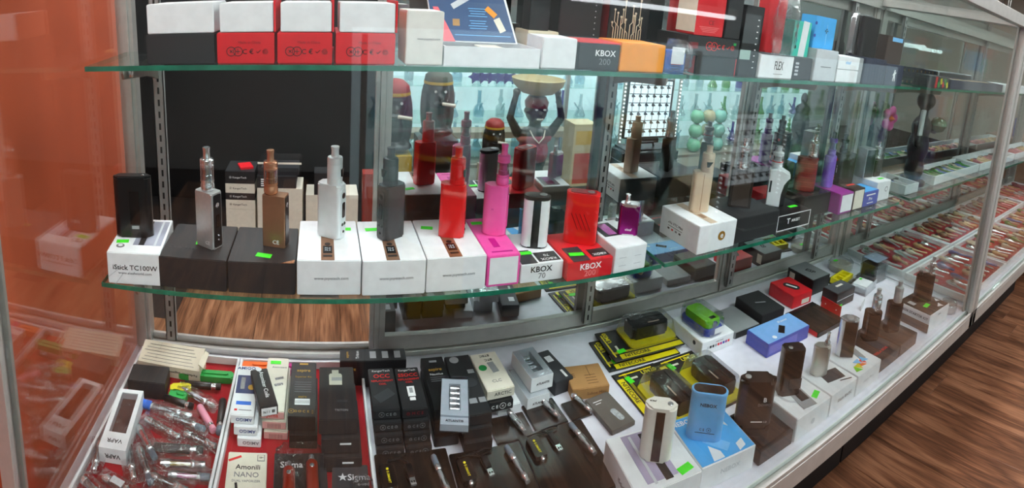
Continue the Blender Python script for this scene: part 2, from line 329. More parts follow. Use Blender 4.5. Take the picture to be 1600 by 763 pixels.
# ================================================================== devices
def tank(o, x, y, z, r, h, metal, glass=True, tip=None, cap=None, window=False):
    """clearomizer: base, body (glass or painted), cap, drip tip"""
    tip = tip or metal; cap = cap or metal; n = 20
    if glass:
        part('tank_base', mlathe([(r * .8, 0), (r * .95, .002), (r, .004), (r, h * .16), (r * .92, h * .18), (r * .92, h * .21), (r, h * .22), (r, h * .27)], n), metal, o, (x, y, z))
        part('tank_glass', mlathe([(r * .98, h * .27), (r * .98, h * .57)], n, cap=False), TANKG, o, (x, y, z))
        part('tank_chimney', mlathe([(r * .74, h * .27), (r * .74, h * .36), (r * .6, h * .38), (r * .6, h * .50), (r * .72, h * .52), (r * .72, h * .58)], n), metal, o, (x, y, z))
        part('tank_cap', mlathe([(r, h * .57), (r, h * .61), (r * .96, h * .615), (r * .96, h * .63), (r, h * .64), (r, h * .72), (r * .85, h * .745), (r * .62, h * .75)], n), cap, o, (x, y, z))
    else:
        part('tank_base', mlathe([(r * .92, 0), (r, .001), (r, h * .14), (r * .94, h * .15)], n), metal, o, (x, y, z))
        part('tank_body', mlathe([(r, h * .15), (r, h * .52), (r * .96, h * .53), (r * .96, h * .545), (r, h * .55), (r, h * .68), (r * .92, h * .72), (r * .55, h * .74)], n), cap, o, (x, y, z))
        if window: part('tank_window', mprism([(-r * .42, h * .22), (-r * .1, h * .22), (r * .42, h * .42), (-r * .55, h * .42)], .0026, z0=r * .9, smooth=None), SCREEN, o, (x, y, z), (R(90), 0, R(window)))
    part('drip_tip', mlathe([(r * .6, h * .73), (r * .5, h * .76), (r * .48, h * .9), (r * .54, h * .97), (r * .54, h), (r * .3, h)], n), tip, o, (x, y, z))
def mod(name, label, x, y, z, w, d, h, rz, body, r=.004, b=.002, group=None):
    o = thing(name, label, 'vaporizer', (x, y, z), rz, group); DIM[o.name] = (w, d, h)
    part('body', mrounded(w, d, h, r, b), body, o); return o
def button(o, f, u, v, r, m, h=.0016):
    loc, rot = face(o, f, u, v, 0); part('button', mlathe([(r, 0), (r, h * .6), (r * .75, h)], 14), m, o, loc, rot)
def screen(o, f, u, v, w, h, m=SCREEN, name='screen'): return panel(o, f, u, v, w, h, m, name, t=.0008, e=.0003)
def slabpanel(o, f, u, v, w, h, r, m, name='side_panel', t=.0012):
    loc, rot = face(o, f, u, v, 0); part(name, mprism(rrect(w, h, r), t, smooth=35), m, o, loc, rot)

# ================================================================== middle shelf: boxes and the devices on them
Z = .99
b = box('product_box', 'white iStick box at the left end of the middle shelf', -.366, -.272, .806, .948, Z, .059, WHITE, 6)
txt(b, 'front', 'iStick TC100W', .0125, .002, .031, INKK, bold=.018); txt(b, 'front', 'www.eleafworld.com', .0068, .002, .021, INKG)
panel(b, 'top', .018, .010, .05, .10, mat('print_silver', (150, 152, 166), .35, scale=14, vary=.25)); panel(b, 'top', .008, .010, .010, .10, INKK, 'printed_stripe', e=.0006); panel(b, 'top', .032, .010, .004, .10, LGREY, 'printed_stripe', e=.0006)
disc(b, 'top', -.028, -.045, .0075, mat('print_ring', (120, 122, 124), .4)); disc(b, 'top', -.028, -.044, .004, WHITE, 'emblem_centre', .0012); sticker(b, 'top', -.028, -.028, 8)
for u, v, a, l in ((-.034, .022, -50, .03), (-.026, .010, -35, .028)): panel(b, 'front', u, v, .0014, l, LGREY, 'wrap_crease', a)
for i, (x0, x1, lab) in enumerate(((-.269, -.152, 'matt black box under the silver mod'), (-.1505, -.039, 'matt black box under the bronze mod, with a copper corner'))):
    b = box('product_box', lab, x0, x1, .811, .946, Z, .056, BLACKM)
    if i: sticker(b, 'top', .002, -.042, -12, .026, .013); part('copper_corner', mprism([(0, 0), (0, .012), (-.022, 0)], .0004, smooth=None), COPPER, b, (.054, -.066, .0557))
    else: sticker(b, 'top', .006, -.008, 5); txt(b, 'top', 'Only keep', .012, -.022, -.03, CHAR)
for i, (x0, x1, y0, lab) in enumerate(((-.0375, .0675, .812, 'white box under the white mod, with a bronze strip on top'), (.0685, .1735, .809, 'white box under the gunmetal mod, with a bronze strip on top'), (.1745, .2775, .810, 'white box under the glossy red mod, with a bronze strip on top'))):
    b = box('product_box', lab, x0, x1, y0, y0 + .155, Z, .062, WHITE)
    txt(b, 'front', 'www.joyetech.com', .0072, .004, .030, INKG)
    panel(b, 'top', -.002, -.032, .022, .088, BRONZE, 'printed_strip'); panel(b, 'top', -.002, -.04, .015, .026, SCREEN, 'printed_screen', e=.0006); txt(b, 'top', '70.0', .006, -.002, -.036, GLYPH).location.z += .0007; txt(b, 'top', '75.0', .006, -.002, -.043, GLYPH).location.z += .0007
    disc(b, 'top', -.002, -.02, .005, BLACKP, 'printed_button', .0014); panel(b, 'top', -.002, -.062, .015, .006, BLACKP, 'printed_button', e=.0006)
    sticker(b, 'top', (.03, -.028, -.03)[i], .04, (0, 4, -14)[i])
b = box('product_box', 'pink sleeve box with a plain white end under the pink mod', .2795, .3395, .812, .970, Z, .058, PINK)
panel(b, 'front', 0, .029, .051, .049, WHITE, 'inner_end'); panel(b, 'top', 0, -.065, .038, .004, MAG, 'printed_line'); panel(b, 'top', -.004, -.03, .012, .035, MAG, 'printed_strip'); sticker(b, 'top', -.012, .055)
b = box('product_box', 'low white KBOX 70 box with black block on its lid', .341, .4235, .812, .935, Z, .036, WHITE)
txt(b, 'front', 'KBOX', .015, -.002, .0235, INKK, bold=.03); txt(b, 'front', '70', .015, .0, .0105, INKG); panel(b, 'top', .016, -.04, .042, .034, BLACK); txt(b, 'top', 'KBOX', .011, .016, -.05, INKW, 180, .02).location.z += .0006; txt(b, 'top', '70', .011, .016, -.036, INKW, 180).location.z += .0006
panel(b, 'top', -.024, -.035, .03, .05, CHAR); sticker(b, 'top', -.02, -.022, 0, .026, .011).location.z += .0006
b = box('product_box', 'low bright red KBOX 200 box', .4245, .518, .798, .918, Z, .037, RED)
txt(b, 'front', 'KBOX', .016, .0, .024, INKW, bold=.03); txt(b, 'front', '200', .016, .0, .0105, mat('pale_red_ink', (240, 130, 130), .6), bold=.01); panel(b, 'top', .026, -.036, .036, .03, BLACK); txt(b, 'top', 'KBOX', .010, .026, -.043, INKW, 180, .02).location.z += .0006
panel(b, 'top', -.018, -.032, .034, .055, CHAR); sticker(b, 'top', -.018, -.034, -8, .028, .012).location.z += .0006
b = box('product_box', 'small ivory white box under the purple mini mod', .5195, .5925, .800, .922, Z, .051, WHITE, 2)
panel(b, 'top', -.008, .02, .042, .06, CHAR); panel(b, 'top', -.008, .02, .02, .05, PURPM, 'printed_device', e=.0006)
for u in (-.018, .016):
    for v in (.014, .03): panel(b, 'front', u, v, .016, .0016, LGREY, 'printed_line')
b = box('product_box', 'white box with gold round emblem under the champagne mod', .724, .836, .808, .940, Z, .063, WHITE, 2)
disc(b, 'front', .012, .032, .0105, mat('gold_print', (190, 140, 60), .35, .6)); part('emblem_centre', mtext('e', .019, .03), WHITE, b, *face(b, 'front', .0125, .033, .0007))
txt(b, 'left', 'eVic VTC Mini', .0085, -.012, .036, INKK); panel(b, 'left', -.012, .0285, .048, .0009, INKK, 'printed_line')
for i, m_ in enumerate((INKK, INKR, INKG, INKK)): panel(b, 'left', -.034 + i * .013, .022, .006, .004, m_, 'colour_swatch')
panel(b, 'top', -.01, .0, .02, .12, GOLD, 'printed_strip'); panel(b, 'top', -.01, -.02, .012, .02, BRONZE, 'printed_screen', e=.0006)
b = box('product_box', 'wide black box under the smoky dark box mod', .8435, .985, .816, .945, Z, .060, BLACKM)
b = box('product_box', 'black box with white borders and a T emblem, under the pistol shaped mod', .9885, 1.118, .822, .935, Z, .042, BLACK)
for u, v, w, h in ((0, .0015, .126, .002), (0, .040, .126, .002), (-.062, .021, .002, .04), (.062, .021, .002, .04)): panel(b, 'front', u, v, w, h, WHITE, 'printed_border')
txt(b, 'front', 'T', .02, -.022, .022, INKW, bold=.03); txt(b, 'front', 'ARGET', .0105, .006, .022, INKW, bold=.01); panel(b, 'left', 0, .021, .1, .036, WHITE, 'printed_side'); sticker(b, 'top', .03, -.02, 0, .03)
b = box('product_box', 'glossy black lidded box under the dark red ridged mod', 1.128, 1.248, .858, .958, Z, .060, BLACK); panel(b, 'top', 0, -.01, .1, .07, SCREEN, 'lid_window')
b = box('product_box', 'purple box with a plain white end on the middle shelf', 1.2525, 1.3195, .828, .940, Z, .060, PURP); panel(b, 'front', .004, .03, .054, .05, WHITE, 'inner_end')
b = box('product_box', 'dark brown box with ivory end and red lettering', 1.3205, 1.379, .828, .948, Z, .065, mat('brown_card', (52, 34, 28), .5)); panel(b, 'front', 0, .032, .048, .056, IVORY, 'inner_end'); panel(b, 'top', .004, -.02, .04, .008, INKR, 'printed_line')
b = box('product_box', 'blue Pro box beside the white box with grey emblem', 1.3805, 1.4695, .832, .905, Z, .046, DBLUE); panel(b, 'top', 0, 0, .08, .065, BLUE)
panel(b, 'front', 0, .035, .05, .004, INKW, 'printed_line'); txt(b, 'front', 'Pro', .014, .0, .022, INKW, bold=.03); panel(b, 'front', 0, .009, .034, .003, INKW, 'printed_line')
b = box('product_box', 'white box with grey ring emblem near the right end of the shelf', 1.4705, 1.555, .842, .945, Z, .064, WHITE); disc(b, 'front', .018, .036, .009, GREY); disc(b, 'front', .018, .036, .006, WHITE, 'emblem_centre', .0012); sticker(b, 'top', .015, -.025, 0, .03)
# purple and red boxes standing behind
b = box('product_box', 'low red box behind the pistol shaped mod', 1.052, 1.126, .938, .998, Z, .052, RED)

d_ = mod('box_mod', 'black rounded box mod on the white iStick box', -.330, .876, 1.0495, .068, .026, .113, 8, BLACKP, .011, .003); panel(d_, 'front', .004, .045, .018, .085, SCREEN, 'front_strip', t=.001); panel(d_, 'front', .004, .02, .013, .006, GREY, 'charge_port', e=.0009); slabpanel(d_, 'top', 0, 0, .058, .018, .008, BLACK, 'top_plate'); button(d_, 'top', .02, 0, .003, STEEL); d_.location.z = 1.0495
d_ = mod('box_mod', 'silver box mod with a clear steel tank on a black box', -.190, .865, 1.0465, .026, .040, .100, 58, BRUSH, .003); slabpanel(d_, 'front', 0, .05, .018, .094, .003, BLACKP); button(d_, 'front', 0, .078, .005, STEEL); screen(d_, 'front', 0, .05, .008, .022).location.y -= .001
for v in (.016, .024): button(d_, 'front', 0, v, .0018, STEEL, .003)
txt(d_, 'left', 'CE', .009, .008, .010, INKW); tank(d_, 0, 0, .1, .0120, .076, STEEL)
d_ = mod('box_mod', 'bronze box mod with a copper tank on a black box', -.076, .878, 1.0465, .040, .024, .092, -14, BRONZE, .0015, .001); slabpanel(d_, 'right', 0, .046, .017, .086, .002, BLACKP); button(d_, 'right', 0, .075, .005, STEEL); txt(d_, 'front', 'CE', .010, .004, .009, INKW); tank(d_, -.008, 0, .092, .0122, .077, COPPER)
for (lab, x, y, rz, m_, tipm, side, w) in (('white box mod with a white tank on the first joyetech box', .020, .905, -30, WHITEP, WHITEP, 'right', 75), ('gunmetal grey box mod with a matching tank', .124, .897, 32, GUN, GUN, 'left', -60), ('glossy red box mod with a red tank', .234, .894, -14, REDP, REDP, 'right', 60)):
    d_ = mod('box_mod', lab, x, y, 1.0525, .045, .028, .098, rz, m_, .006, .0025)
    slabpanel(d_, side, 0, .047, .017, .085, .006, m_, 'control_panel'); s_ = 1 if side == 'right' else -1
    for u, v, r_ in ((0, .078, .0055), (-.004, .026, .003), (.004, .026, .003), (0, .012, .0025)): button(d_, side, u, v, r_, BLACKP, .0026)
    loc, rot = face(d_, side, 0, .052, .0013); part('screen', mprism(rrect(.010, .028, .003), .0005), SCREEN, d_, loc, rot)
    tank(d_, .006 * (1 if rz < 0 else -.6), 0, .098, .0135, .066, m_, glass=False, tip=tipm, cap=m_, window=w - rz if rz else 0)
d_ = mod('box_mod', 'pink rounded mod with a clear glass tank on the pink box', .317, .900, 1.0485, .045, .028, .095, -24, PINKP, .0138, .002); txt(d_, 'front', 'M', .006, -.004, .05, MAG); slabpanel(d_, 'right', 0, .045, .01, .06, .004, PINKP, 'control_panel'); tank(d_, .0095, 0, .095, .0118, .076, PINKP, tip=PINKP)
d_ = mod('box_mod', 'white mod with a black central stripe on the KBOX 70 box', .391, .880, 1.0265, .049, .028, .094, -20, WHITEP, .013, .002); panel(d_, 'front', 0, .047, .014, .092, BLACKP, 'stripe', t=.0012); part('top_cap', mrounded(.0496, .0286, .007, .013), BLACKP, d_, (0, 0, .0925)); part('base_cap', mrounded(.0496, .0286, .003, .013), BLACKP, d_, (0, 0, -.0003)); part('connector', mlathe([(.0075, .0995), (.0075, .101), (.004, .101)], 16), STEEL, d_, (.011, 0, 0)); button(d_, 'right', 0, .055, .003, STEEL)
d_ = mod('box_mod', 'large red box mod on the red KBOX 200 box', .484, .874, 1.0275, .064, .030, .100, -32, REDP, .009, .002)
for i in range(4): panel(d_, 'front', -.012 + i * .008, .045, .0012, .035, DRED, 'groove', 25)
for v in (.02, .03, .06): button(d_, 'right', 0, v, .004, BLACKP)
part('top_plate', mrounded(.05, .022, .0015, .008), DRED, d_, (0, 0, .0995)); part('connector', mlathe([(.0075, .1005), (.0075, .102), (.004, .102)], 16), STEEL, d_, (.014, 0, 0))
d_ = mod('box_mod', 'purple metallic mini mod with a short steel mouthpiece', .578, .852, 1.0415, .040, .022, .060, -28, PURPM, .007, .0015); part('top_cap', mrounded(.0365, .0225, .006, .007), STEEL, d_, (0, 0, .058)); part('base_cap', mrounded(.0365, .0225, .003, .007), STEEL, d_, (0, 0, -.0003)); part('mouthpiece', mlathe([(.006, .064), (.0065, .066), (.0045, .069), (.004, .078), (.0055, .08), (.005, .081)], 16), STEEL, d_, (-.006, 0, 0)); txt(d_, 'front', 'eleaf', .007, 0, .012, INKW)
for v in (.02, .03): button(d_, 'right', 0, v, .003, BLACKP)
# right hand shelf
d_ = mod('box_mod', 'champagne box mod with a champagne tank on the white emblem box', .784, .885, 1.0535, .042, .026, .092, -24, GOLD, .006, .002); panel(d_, 'front', 0, .046, .001, .085, BRONZE, 'seam'); tank(d_, .008, 0, .092, .0145, .058, GOLD, glass=False, window=4)
d_ = mod('box_mod', 'smoky dark brown box mod with a clear tank on the wide black box', .905, .880, 1.0505, .048, .024, .082, -38, mat('smoky_brown', (46, 38, 33), .25), .001, .0008); panel(d_, 'front', 0, .041, .036, .074, mat('smoky_brown_face', (62, 52, 45), .3), 'face_plate'); tank(d_, -.004, 0, .082, .0125, .07, STEEL); d_.scale = (1.1, 1.1, 1.1)
o = thing('box_mod', 'white and black pistol shaped mod with a white ringed tank', 'vaporizer', (1.040, .886, 1.0325), -44); DIM[o.name] = (.034, .026, .082); o.scale = (1.22, 1.22, 1.22)
def mside(pts, t, b=.002): return mprism(pts, t, b, 2, z0=-t / 2, smooth=40)
part('body', mside([(-.018, 0), (-.018, .040), (-.019, .078), (.004, .082), (.024, .072), (.025, .064), (.012, .05), (.008, .03), (.010, 0)], .026), WHITEP, o, (0, 0, 0), (R(90), 0, 0))
part('grip', mside([(.0085, .002), (.009, .03), (.0125, .046), (.023, .058), (.022, .04), (.019, .002)], .022), BLACKP, o, (0, 0, 0), (R(90), 0, 0)); part('screen', mside([(-.016, .03), (-.016, .055), (-.012, .055), (-.012, .03)], .0266, 0), SCREEN, o, (0, 0, 0), (R(90), 0, 0))
tank(o, -.006, 0, .081, .0115, .046, WHITEP, tip=WHITEP, cap=WHITEP); part('red_seal', mlathe([(.0118, .094), (.0118, .0955)], 20), INKR, o, (-.006, 0, 0))
d_ = mod('box_mod', 'dark red ridged mod with a clear steel tank on the glossy black box', 1.178, .906, 1.0505, .048, .026, .078, -42, DRED, .009, .003); d_.scale = (1.2, 1.2, 1.2)
for i in range(6): part('ridge', mrounded(.0486, .0266, .0012, .009, 0), mat('red_ridge', (150, 30, 38), .3), d_, (0, 0, .01 + i * .011))
tank(d_, .010, 0, .078, .0115, .056, STEEL)
d_ = mod('box_mod', 'slim violet mod between the dark red and dark brown mods', 1.276, .900, 1.0505, .03, .024, .078, 0, VIOLET, .010, .002); tank(d_, 0, 0, .078, .010, .056, VIOLET, tip=BLACKP); d_.scale = (1.2, 1.2, 1.2)
d_ = mod('box_mod', 'dark brown square mod with a red fire button', 1.352, .900, 1.0555, .052, .03, .078, -10, mat('umber_paint', (40, 28, 24), .3), .002, .001); button(d_, 'left', -.005, .06, .004, INKR); txt(d_, 'left', 'i', .03, 0, .035, INKW); tank(d_, -.012, 0, .078, .011, .05, BLACKP, tip=BLACKP); d_.scale = (1.15, 1.15, 1.15)
for v in (.008, .015): button(d_, 'left', -.005, v, .0022, INKR)
d_ = mod('box_mod', 'tall silver and black slab mod on the white ring emblem box', 1.488, .912, 1.0545, .040, .036, .082, -10, BRUSH, .002, .001); panel(d_, 'front', 0, .041, .034, .078, BLACKP, 'black_face', t=.0012); d_.scale = (1.15, 1.15, 1.15)
d_ = mod('box_mod', 'small brown mod with a steel tank near the end glass', 1.536, .900, 1.0545, .032, .022, .048, 0, mat('umber_paint', (40, 28, 24), .3), .003, .001); tank(d_, 0, 0, .048, .010, .052, STEEL); d_.scale = (1.15, 1.15, 1.15)

# ================================================================== top shelf
Z = 1.37; Y0 = .812
def icons(b, u, v, m_, s=.0105):
    for i, ch in enumerate(('⊗', '⊕', 'C', '€', '✓', '♲')): txt(b, 'front', ch, s, u + (i - 2.5) * s * .98, v, m_, bold=.01)
b = box('product_box', 'black box under a white tray at the left end of the top shelf', -.269, -.160, Y0, .94, Z, .047, BLACKM)
b = box('box_tray', 'white tray on the black box at the left of the top shelf', -.266, -.160, Y0 + .002, .93, Z + .047, .046, WHITE)
for x0, x1, lab in ((-.157, -.069, 'leftmost'), (-.066, .017, 'middle'), (.021, .111, 'rightmost')):
    b = box('product_box', lab + ' of the three red boxes with black icons on the top shelf', x0, x1, Y0, .935, Z, .047, RED); icons(b, .004, .018, INKK); txt(b, 'front', 'Made in China', .0058, .006, .032, DRED)
    b = thing('box_tray', 'white tray with red rim on the ' + lab + ' red box', 'box', ((x0 + x1) / 2 + .002, .872, Z + .0475)); DIM[b.name] = (x1 - x0 - .008, .118, .043)
    part('tray_body', mbox(x1 - x0 - .008, .118, .043, .001, 2), WHITE, b); part('red_rim', mbox(.003, .12, .047, .0005), RED, b, ((x1 - x0) / 2 - .0018, 0, 0))
b = box('product_box', 'tall ivory box between the red boxes and the open box', .126, .184, Y0, .90, Z, .082, mat('eggshell_card', (226, 224, 218), .5)); txt(b, 'front', 'www.joyetech.com', .0045, .006, .04, INKG); panel(b, 'left', 0, .04, .08, .075, CREAM)
o = thing('open_kit_box', 'open white kit box with a navy printed card in its raised lid', 'box', (.265, .875, Z)); DIM[o.name] = (.158, .122, .03)
part('tray', mboxes([(-.079, .079, -.061, .061, 0, .003), (-.079, .079, -.061, -.0585, .003, .03), (-.079, .079, .0585, .061, .003, .03), (-.079, -.0765, -.0585, .0585, .003, .03), (.0765, .079, -.0585, .0585, .003, .03)]), WHITE, o)
lid = part('lid', mprism([(-.075, 0), (.075, 0), (.048, .125), (-.09, .125)], .003, smooth=None), WHITE, o, (-.003, .03, .028), (R(68), 0, 0))
part('printed_card', mprism([(-.072, .002), (.071, .002), (.049, .098), (-.086, .098)], .001, z0=.0032, smooth=None), mat('navy_print', (42, 74, 118), .35), lid)
part('red_ribbon', mprism([(-.058, .0), (-.038, .0), (-.066, .06), (-.075, .06)], .0012, z0=.0046, smooth=None), mat('coral', (235, 100, 110), .5), lid)
for (x, y, w, h, a, m_) in ((-.02, .075, .05, .010, 32, LGREY), (.028, .055, .022, .010, -42, ORANGE), (.043, .032, .026, .012, -65, IVORY), (-.035, .034, .012, .012, 0, KRAFT)): part('printed_picture', mbox(w, h, .0006), m_, lid, (x, y, .0043), (0, 0, R(a)))
for i in range(8): part('printed_line', mbox(.034 - (i % 3) * .004, .0011, .0005), INKLB, lid, (.004, .060 - i * .0045 - (.004 if i > 3 else 0), .0043))
part('printed_line', mbox(.1, .0011, .0005), INKLB, lid, (.012, .012, .0043)); part('paper_insert', mbox(.036, .05, .002), IVORY, o, (.002, -.03, .027))
b = box('product_box', 'small beige box behind the open kit box', .352, .412, .895, .965, Z, .055, CREAM)
b = box('product_box', 'slim upright black box on the small beige box', .3565, .396, .905, .945, Z + .055, .13, BLACK)
b = box('product_box', 'plain white box left of the black KBOX 200 box', .346, .409, Y0, .885, Z, .051, WHITE)
b = box('product_box', 'black KBOX 200 box with a red lid edge', .411, .492, Y0, .90, Z, .046, BLACK); part('red_lid_edge', mbox(.0805, .0875, .002), RED, b, (0, 0, .0457)); txt(b, 'front', 'KBOX', .0145, .012, .029, INKW, bold=.03); txt(b, 'front', '200', .0155, .012, .0145, INKG)
b = box('product_box', 'large black upright box behind the KBOX 200 box', .418, .506, .915, .975, Z, .145, BLACKM)
for i in range(10): panel(b, 'front', .03, .02 + i * .011, .0016, .0016, INKW, 'printed_dot')
b = box('product_box', 'bright orange box on the top shelf', .4935, .589, Y0, .90, Z, .051, ORANGE); panel(b, 'left', 0, .025, .07, .035, IVORY, 'side_label')
b = box('product_box', 'upright black box with a pale circuit trace pattern', .515, .607, .905, .965, Z, .15, BLACK)
rr = random.Random(3)
for i in range(13):
    u = -.034 + i * .0052; top = .085 + rr.uniform(0, .055) - abs(i - 6) * .003; s = rr.choice((-1, 1)) * rr.uniform(.002, .006); y1 = rr.uniform(.055, .08)
    loc, rot = face(b, 'front', 0, 0, .0008); t = part('circuit_trace', mtube([(u, .045, 0), (u, y1, 0), (u + s, y1 + abs(s), 0), (u + s, top, 0)], .0008, 5), CREAM, b, loc, rot)
    part('trace_pad', mdisc(.0021, .001, 12), CREAM, t, (u + s, top, 0))
panel(b, 'left', 0, .07, .055, .13, DRED, 'red_side')
b = box('product_box', 'small blue packet with a white label in a clear bag', .598, .648, .826, .862, Z, .042, BBLUE); panel(b, 'front', .002, .018, .03, .032, WHITE, 'white_label'); txt(b, 'front', '(i) Eleaf', .0055, 0, .026, INKK).location.y -= .0006
for i in range(4): panel(b, 'front', .003, .007 + i * .0042, .024, .0011, INKK if i != 2 else INKR, 'label_line', e=.0007)
part('clear_bag', mpillow(.058, .062, .05, .3, 3), FILM, b, (0, 0, .033), (R(90), 0, 0)); b.children[-1].location = (0, -.025, .033)
b = box('product_box', 'lower black box with a red edge at its left, top shelf', .668, .776, Y0 + .006, .92, Z, .037, BLACK); panel(b, 'left', 0, .018, .09, .034, RED, 'red_side'); panel(b, 'front', .05, .018, .0015, .034, RED, 'printed_line')
b = box('product_box', 'upper black box with a row of red icons', .638, .775, Y0 + .004, .92, Z + .0375, .037, BLACKM); icons(b, .018, .018, INKR, .0125); panel(b, 'front', -.052, .018, .022, .012, DRED); panel(b, 'front', .054, .027, .007, .005, GREEN, 'label')
b = box('product_box', 'upright red box on the black boxes', .655, .730, Y0 + .01, .88, Z + .075, .12, RED); txt(b, 'front', 'CE', .012, .004, .026, DRED); panel(b, 'left', 0, .06, .06, .11, IVORY, 'ivory_side')
for i in range(4): panel(b, 'front', .0, .017 - i * .003, .05 - i * .006, .0011, mat('pale_red_ink', (240, 130, 130), .6), 'printed_line')
b = box('product_box', 'upright black box right of the upright red box', .7315, .775, Y0 + .008, .88, Z + .075, .118, BLACKM)
b = box('product_box', 'tall black window box beside the FLEX box', .779, .834, Y0 + .004, .88, Z, .148, BLACK); panel(b, 'front', -.004, .10, .046, .06, mat('window_grey', (80, 84, 86), .1), 'window'); panel(b, 'front', -.014, .046, .03, .02, mat('pale_sticker', (150, 175, 165), .2), 'label')
for i in range(9): panel(b, 'front', .012, .02 + i * .0125, .004, .002, INKW, 'printed_mark', e=.0008)
b = box('product_box', 'white FLEX box with tall thin lettering', .836, .946, Y0, .90, Z, .052, WHITE); q = txt(b, 'front', 'FLEX', .018, .006, .028, INKK); q.scale = (.75, 1.5, 1); panel(b, 'front', .006, .010, .03, .0011, INKG, 'printed_line'); panel(b, 'top', 0, -.004, .105, .08, BLACK, 'black_lid')
d_ = mod('box_mod', 'red mod wrapped in crinkled clear plastic on the FLEX box', .903, .862, Z + .0535, .068, .034, .125, 4, RED, .008, .003); part('plastic_wrap', mpillow(.13, .075, .045, .5, 8), FILM, d_, (0, -.0225, .064), (R(90), R(90), 0)); d_.children[-1].location = (.0, .0, .064); d_.children[-1].rotation_euler = (0, R(-90), R(90)); d_.children[-1].location = (0, -.0225 + .0, .064)
b = box('product_box', 'dark box with white block marks between FLEX and grey boxes', .948, 1.018, Y0 + .004, .89, Z, .052, CHAR)
for i in range(4): panel(b, 'front', -.02, .012 + i * .0085, .012, .005, LGREY, 'printed_mark')
b = box('product_box', 'upright teal and white printed box with a device picture', .951, 1.014, Y0 + .02, .88, Z + .052, .083, TEAL); panel(b, 'front', .008, .042, .022, .083, WHITE, 'white_band', flip=-4); panel(b, 'front', -.02, .022, .009, .008, INKK, 'printed_mark'); panel(b, 'front', -.022, .05, .007, .012, INKK, 'printed_mark'); disc(b, 'front', -.02, .07, .005, BRONZE)
b = box('product_box', 'plain light grey box beside the stacked white boxes', 1.0215, 1.111, Y0, .88, Z, .077, LGREY); panel(b, 'front', 0, .035, .04, .0022, INKG, 'printed_line')
b = box('product_box', 'upright sky blue box on the light grey box', 1.024, 1.108, Y0 + .02, .88, Z + .077, .078, BLUE); txt(b, 'front', '✣', .016, .006, .044, INKK); panel(b, 'front', .007, .035, .003, .05, INKLB, 'printed_line'); disc(b, 'front', -.038, .06, .004, DBLUE); disc(b, 'front', -.038, .03, .004, DBLUE)
b = box('product_box', 'lower of two stacked plain white boxes', 1.1135, 1.21, Y0, .885, Z, .033, WHITE)
b = box('product_box', 'upper of two stacked white boxes, with pale blue logo', 1.1135, 1.21, Y0, .885, Z + .0335, .034, WHITE); txt(b, 'front', 'eleaf', .012, -.004, .018, INKLB)
b = box('product_box', 'grey cardboard sliver box left of the dark blue box', 1.2115, 1.234, Y0 + .004, .885, Z, .068, GREY)
b = box('product_box', 'dark blue grey ribbed box under a silver rimmed device', 1.236, 1.347, Y0, .885, Z, .071, NAVY)
for i in range(7): panel(b, 'front', -.045 + i * .015, .035, .001, .066, CHAR, 'rib')
d_ = mod('box_mod', 'black slab device with a silver frame on the dark blue box', 1.285, .85, Z + .071, .085, .022, .11, 0, BLACKP, .012, .002); part('frame', mprism(rrect(.096, .116, .016), .016, .002), STEEL, d_, (0, .012, .058), (R(90), 0, 0)); d_.children[-1].location = (-.006, .028, .058)
b = box('product_box', 'dark box with a small white dancing figure print', 1.3505, 1.452, Y0, .885, Z, .061, NAVY)
loc, rot = face(b, 'front', -.002, .032, .0004)
part('printed_figure', mprism([(-.004, -.02), (0, -.006), (.004, -.02), (.007, -.018), (.004, 0), (.010, .006), (.006, .008), (.003, .006), (.003, .014), (-.002, .014), (-.003, .006), (-.009, -.001), (-.007, -.004), (-.003, 0), (-.007, -.018)], .0004, smooth=None), INKW, b, loc, rot)
b = box('product_box', 'upright brown box with a pale blue top label', 1.362, 1.458, Y0 + .02, .88, Z + .061, .082, mat('umber_card', (66, 50, 44), .5)); panel(b, 'front', .01, .073, .06, .012, INKLB, 'label')
b = box('product_box', 'tall grey glassy box against the right end glass', 1.47, 1.53, .90, .96, Z, .10, GREY)
# ================================================================== deck of the case
ZD0 = .7205
def tray(label, x0, x1, y0, y1, z, h=.02, felt=FELT, wall=TRAYW, t=.005):
    o = thing('display_tray', label, 'tray', ((x0 + x1) / 2, (y0 + y1) / 2, z)); w, d = (x1 - x0) / 2, (y1 - y0) / 2
    part('tray_frame', mboxes([(-w, w, -d, -d + t, 0, h), (-w, w, d - t, d, 0, h), (-w, -w + t, -d + t, d - t, 0, h), (w - t, w, -d + t, d - t, 0, h)], .0008), wall, o)
    part('felt', mboxes([(-w + t, w - t, -d + t, d - t, .0, .004)]), felt, o); return o
tray('white edged red felt tray of loose vape pens at the left end', -.372, -.161, .53, .985, ZD0)
tray('white edged red felt tray under the AMIGO and aspire boxes', -.159, .088, .53, .985, ZD0)
ZF = ZD0 + .0045

# --- left tray
o = thing('product_box', 'open cream leaflet box at the back of the left tray', 'box', (-.2955, .945, ZF), -3); DIM[o.name] = (.135, .05, .03)
part('body', mprism([(-.022, 0), (.024, 0), (.024, .042), (-.022, .024)], .13, 0, z0=-.065, smooth=None), CREAM, o, (0, 0, 0), (R(90), 0, R(90)))
part('flap', mbox(.012, .046, .0012), CREAM, o, (.067, .002, .034), (0, R(35), 0))
for i in range(6): part('printed_line', mbox(.11 - (i % 3) * .008, .0007, .0003), INKG, o, (-.004, -.016 + i * .0065, .0265 + i * .0026), (R(21), 0, 0))
part('lettering', mtext('Perfect for Beginners, great for experts', .0075), INKK, o, (.0, -.0225, .013), (R(90), R(180), 0))
box('product_box', 'plain black box beside the cream leaflet box', -.360, -.286, .855, .905, ZF, .036, BLACKM, 5)
o = thing('window_box', 'white VAPR window box lying among the vape pens', 'box', (-.336, .768, ZF + .002), 6); DIM[o.name] = (.046, .138, .028)
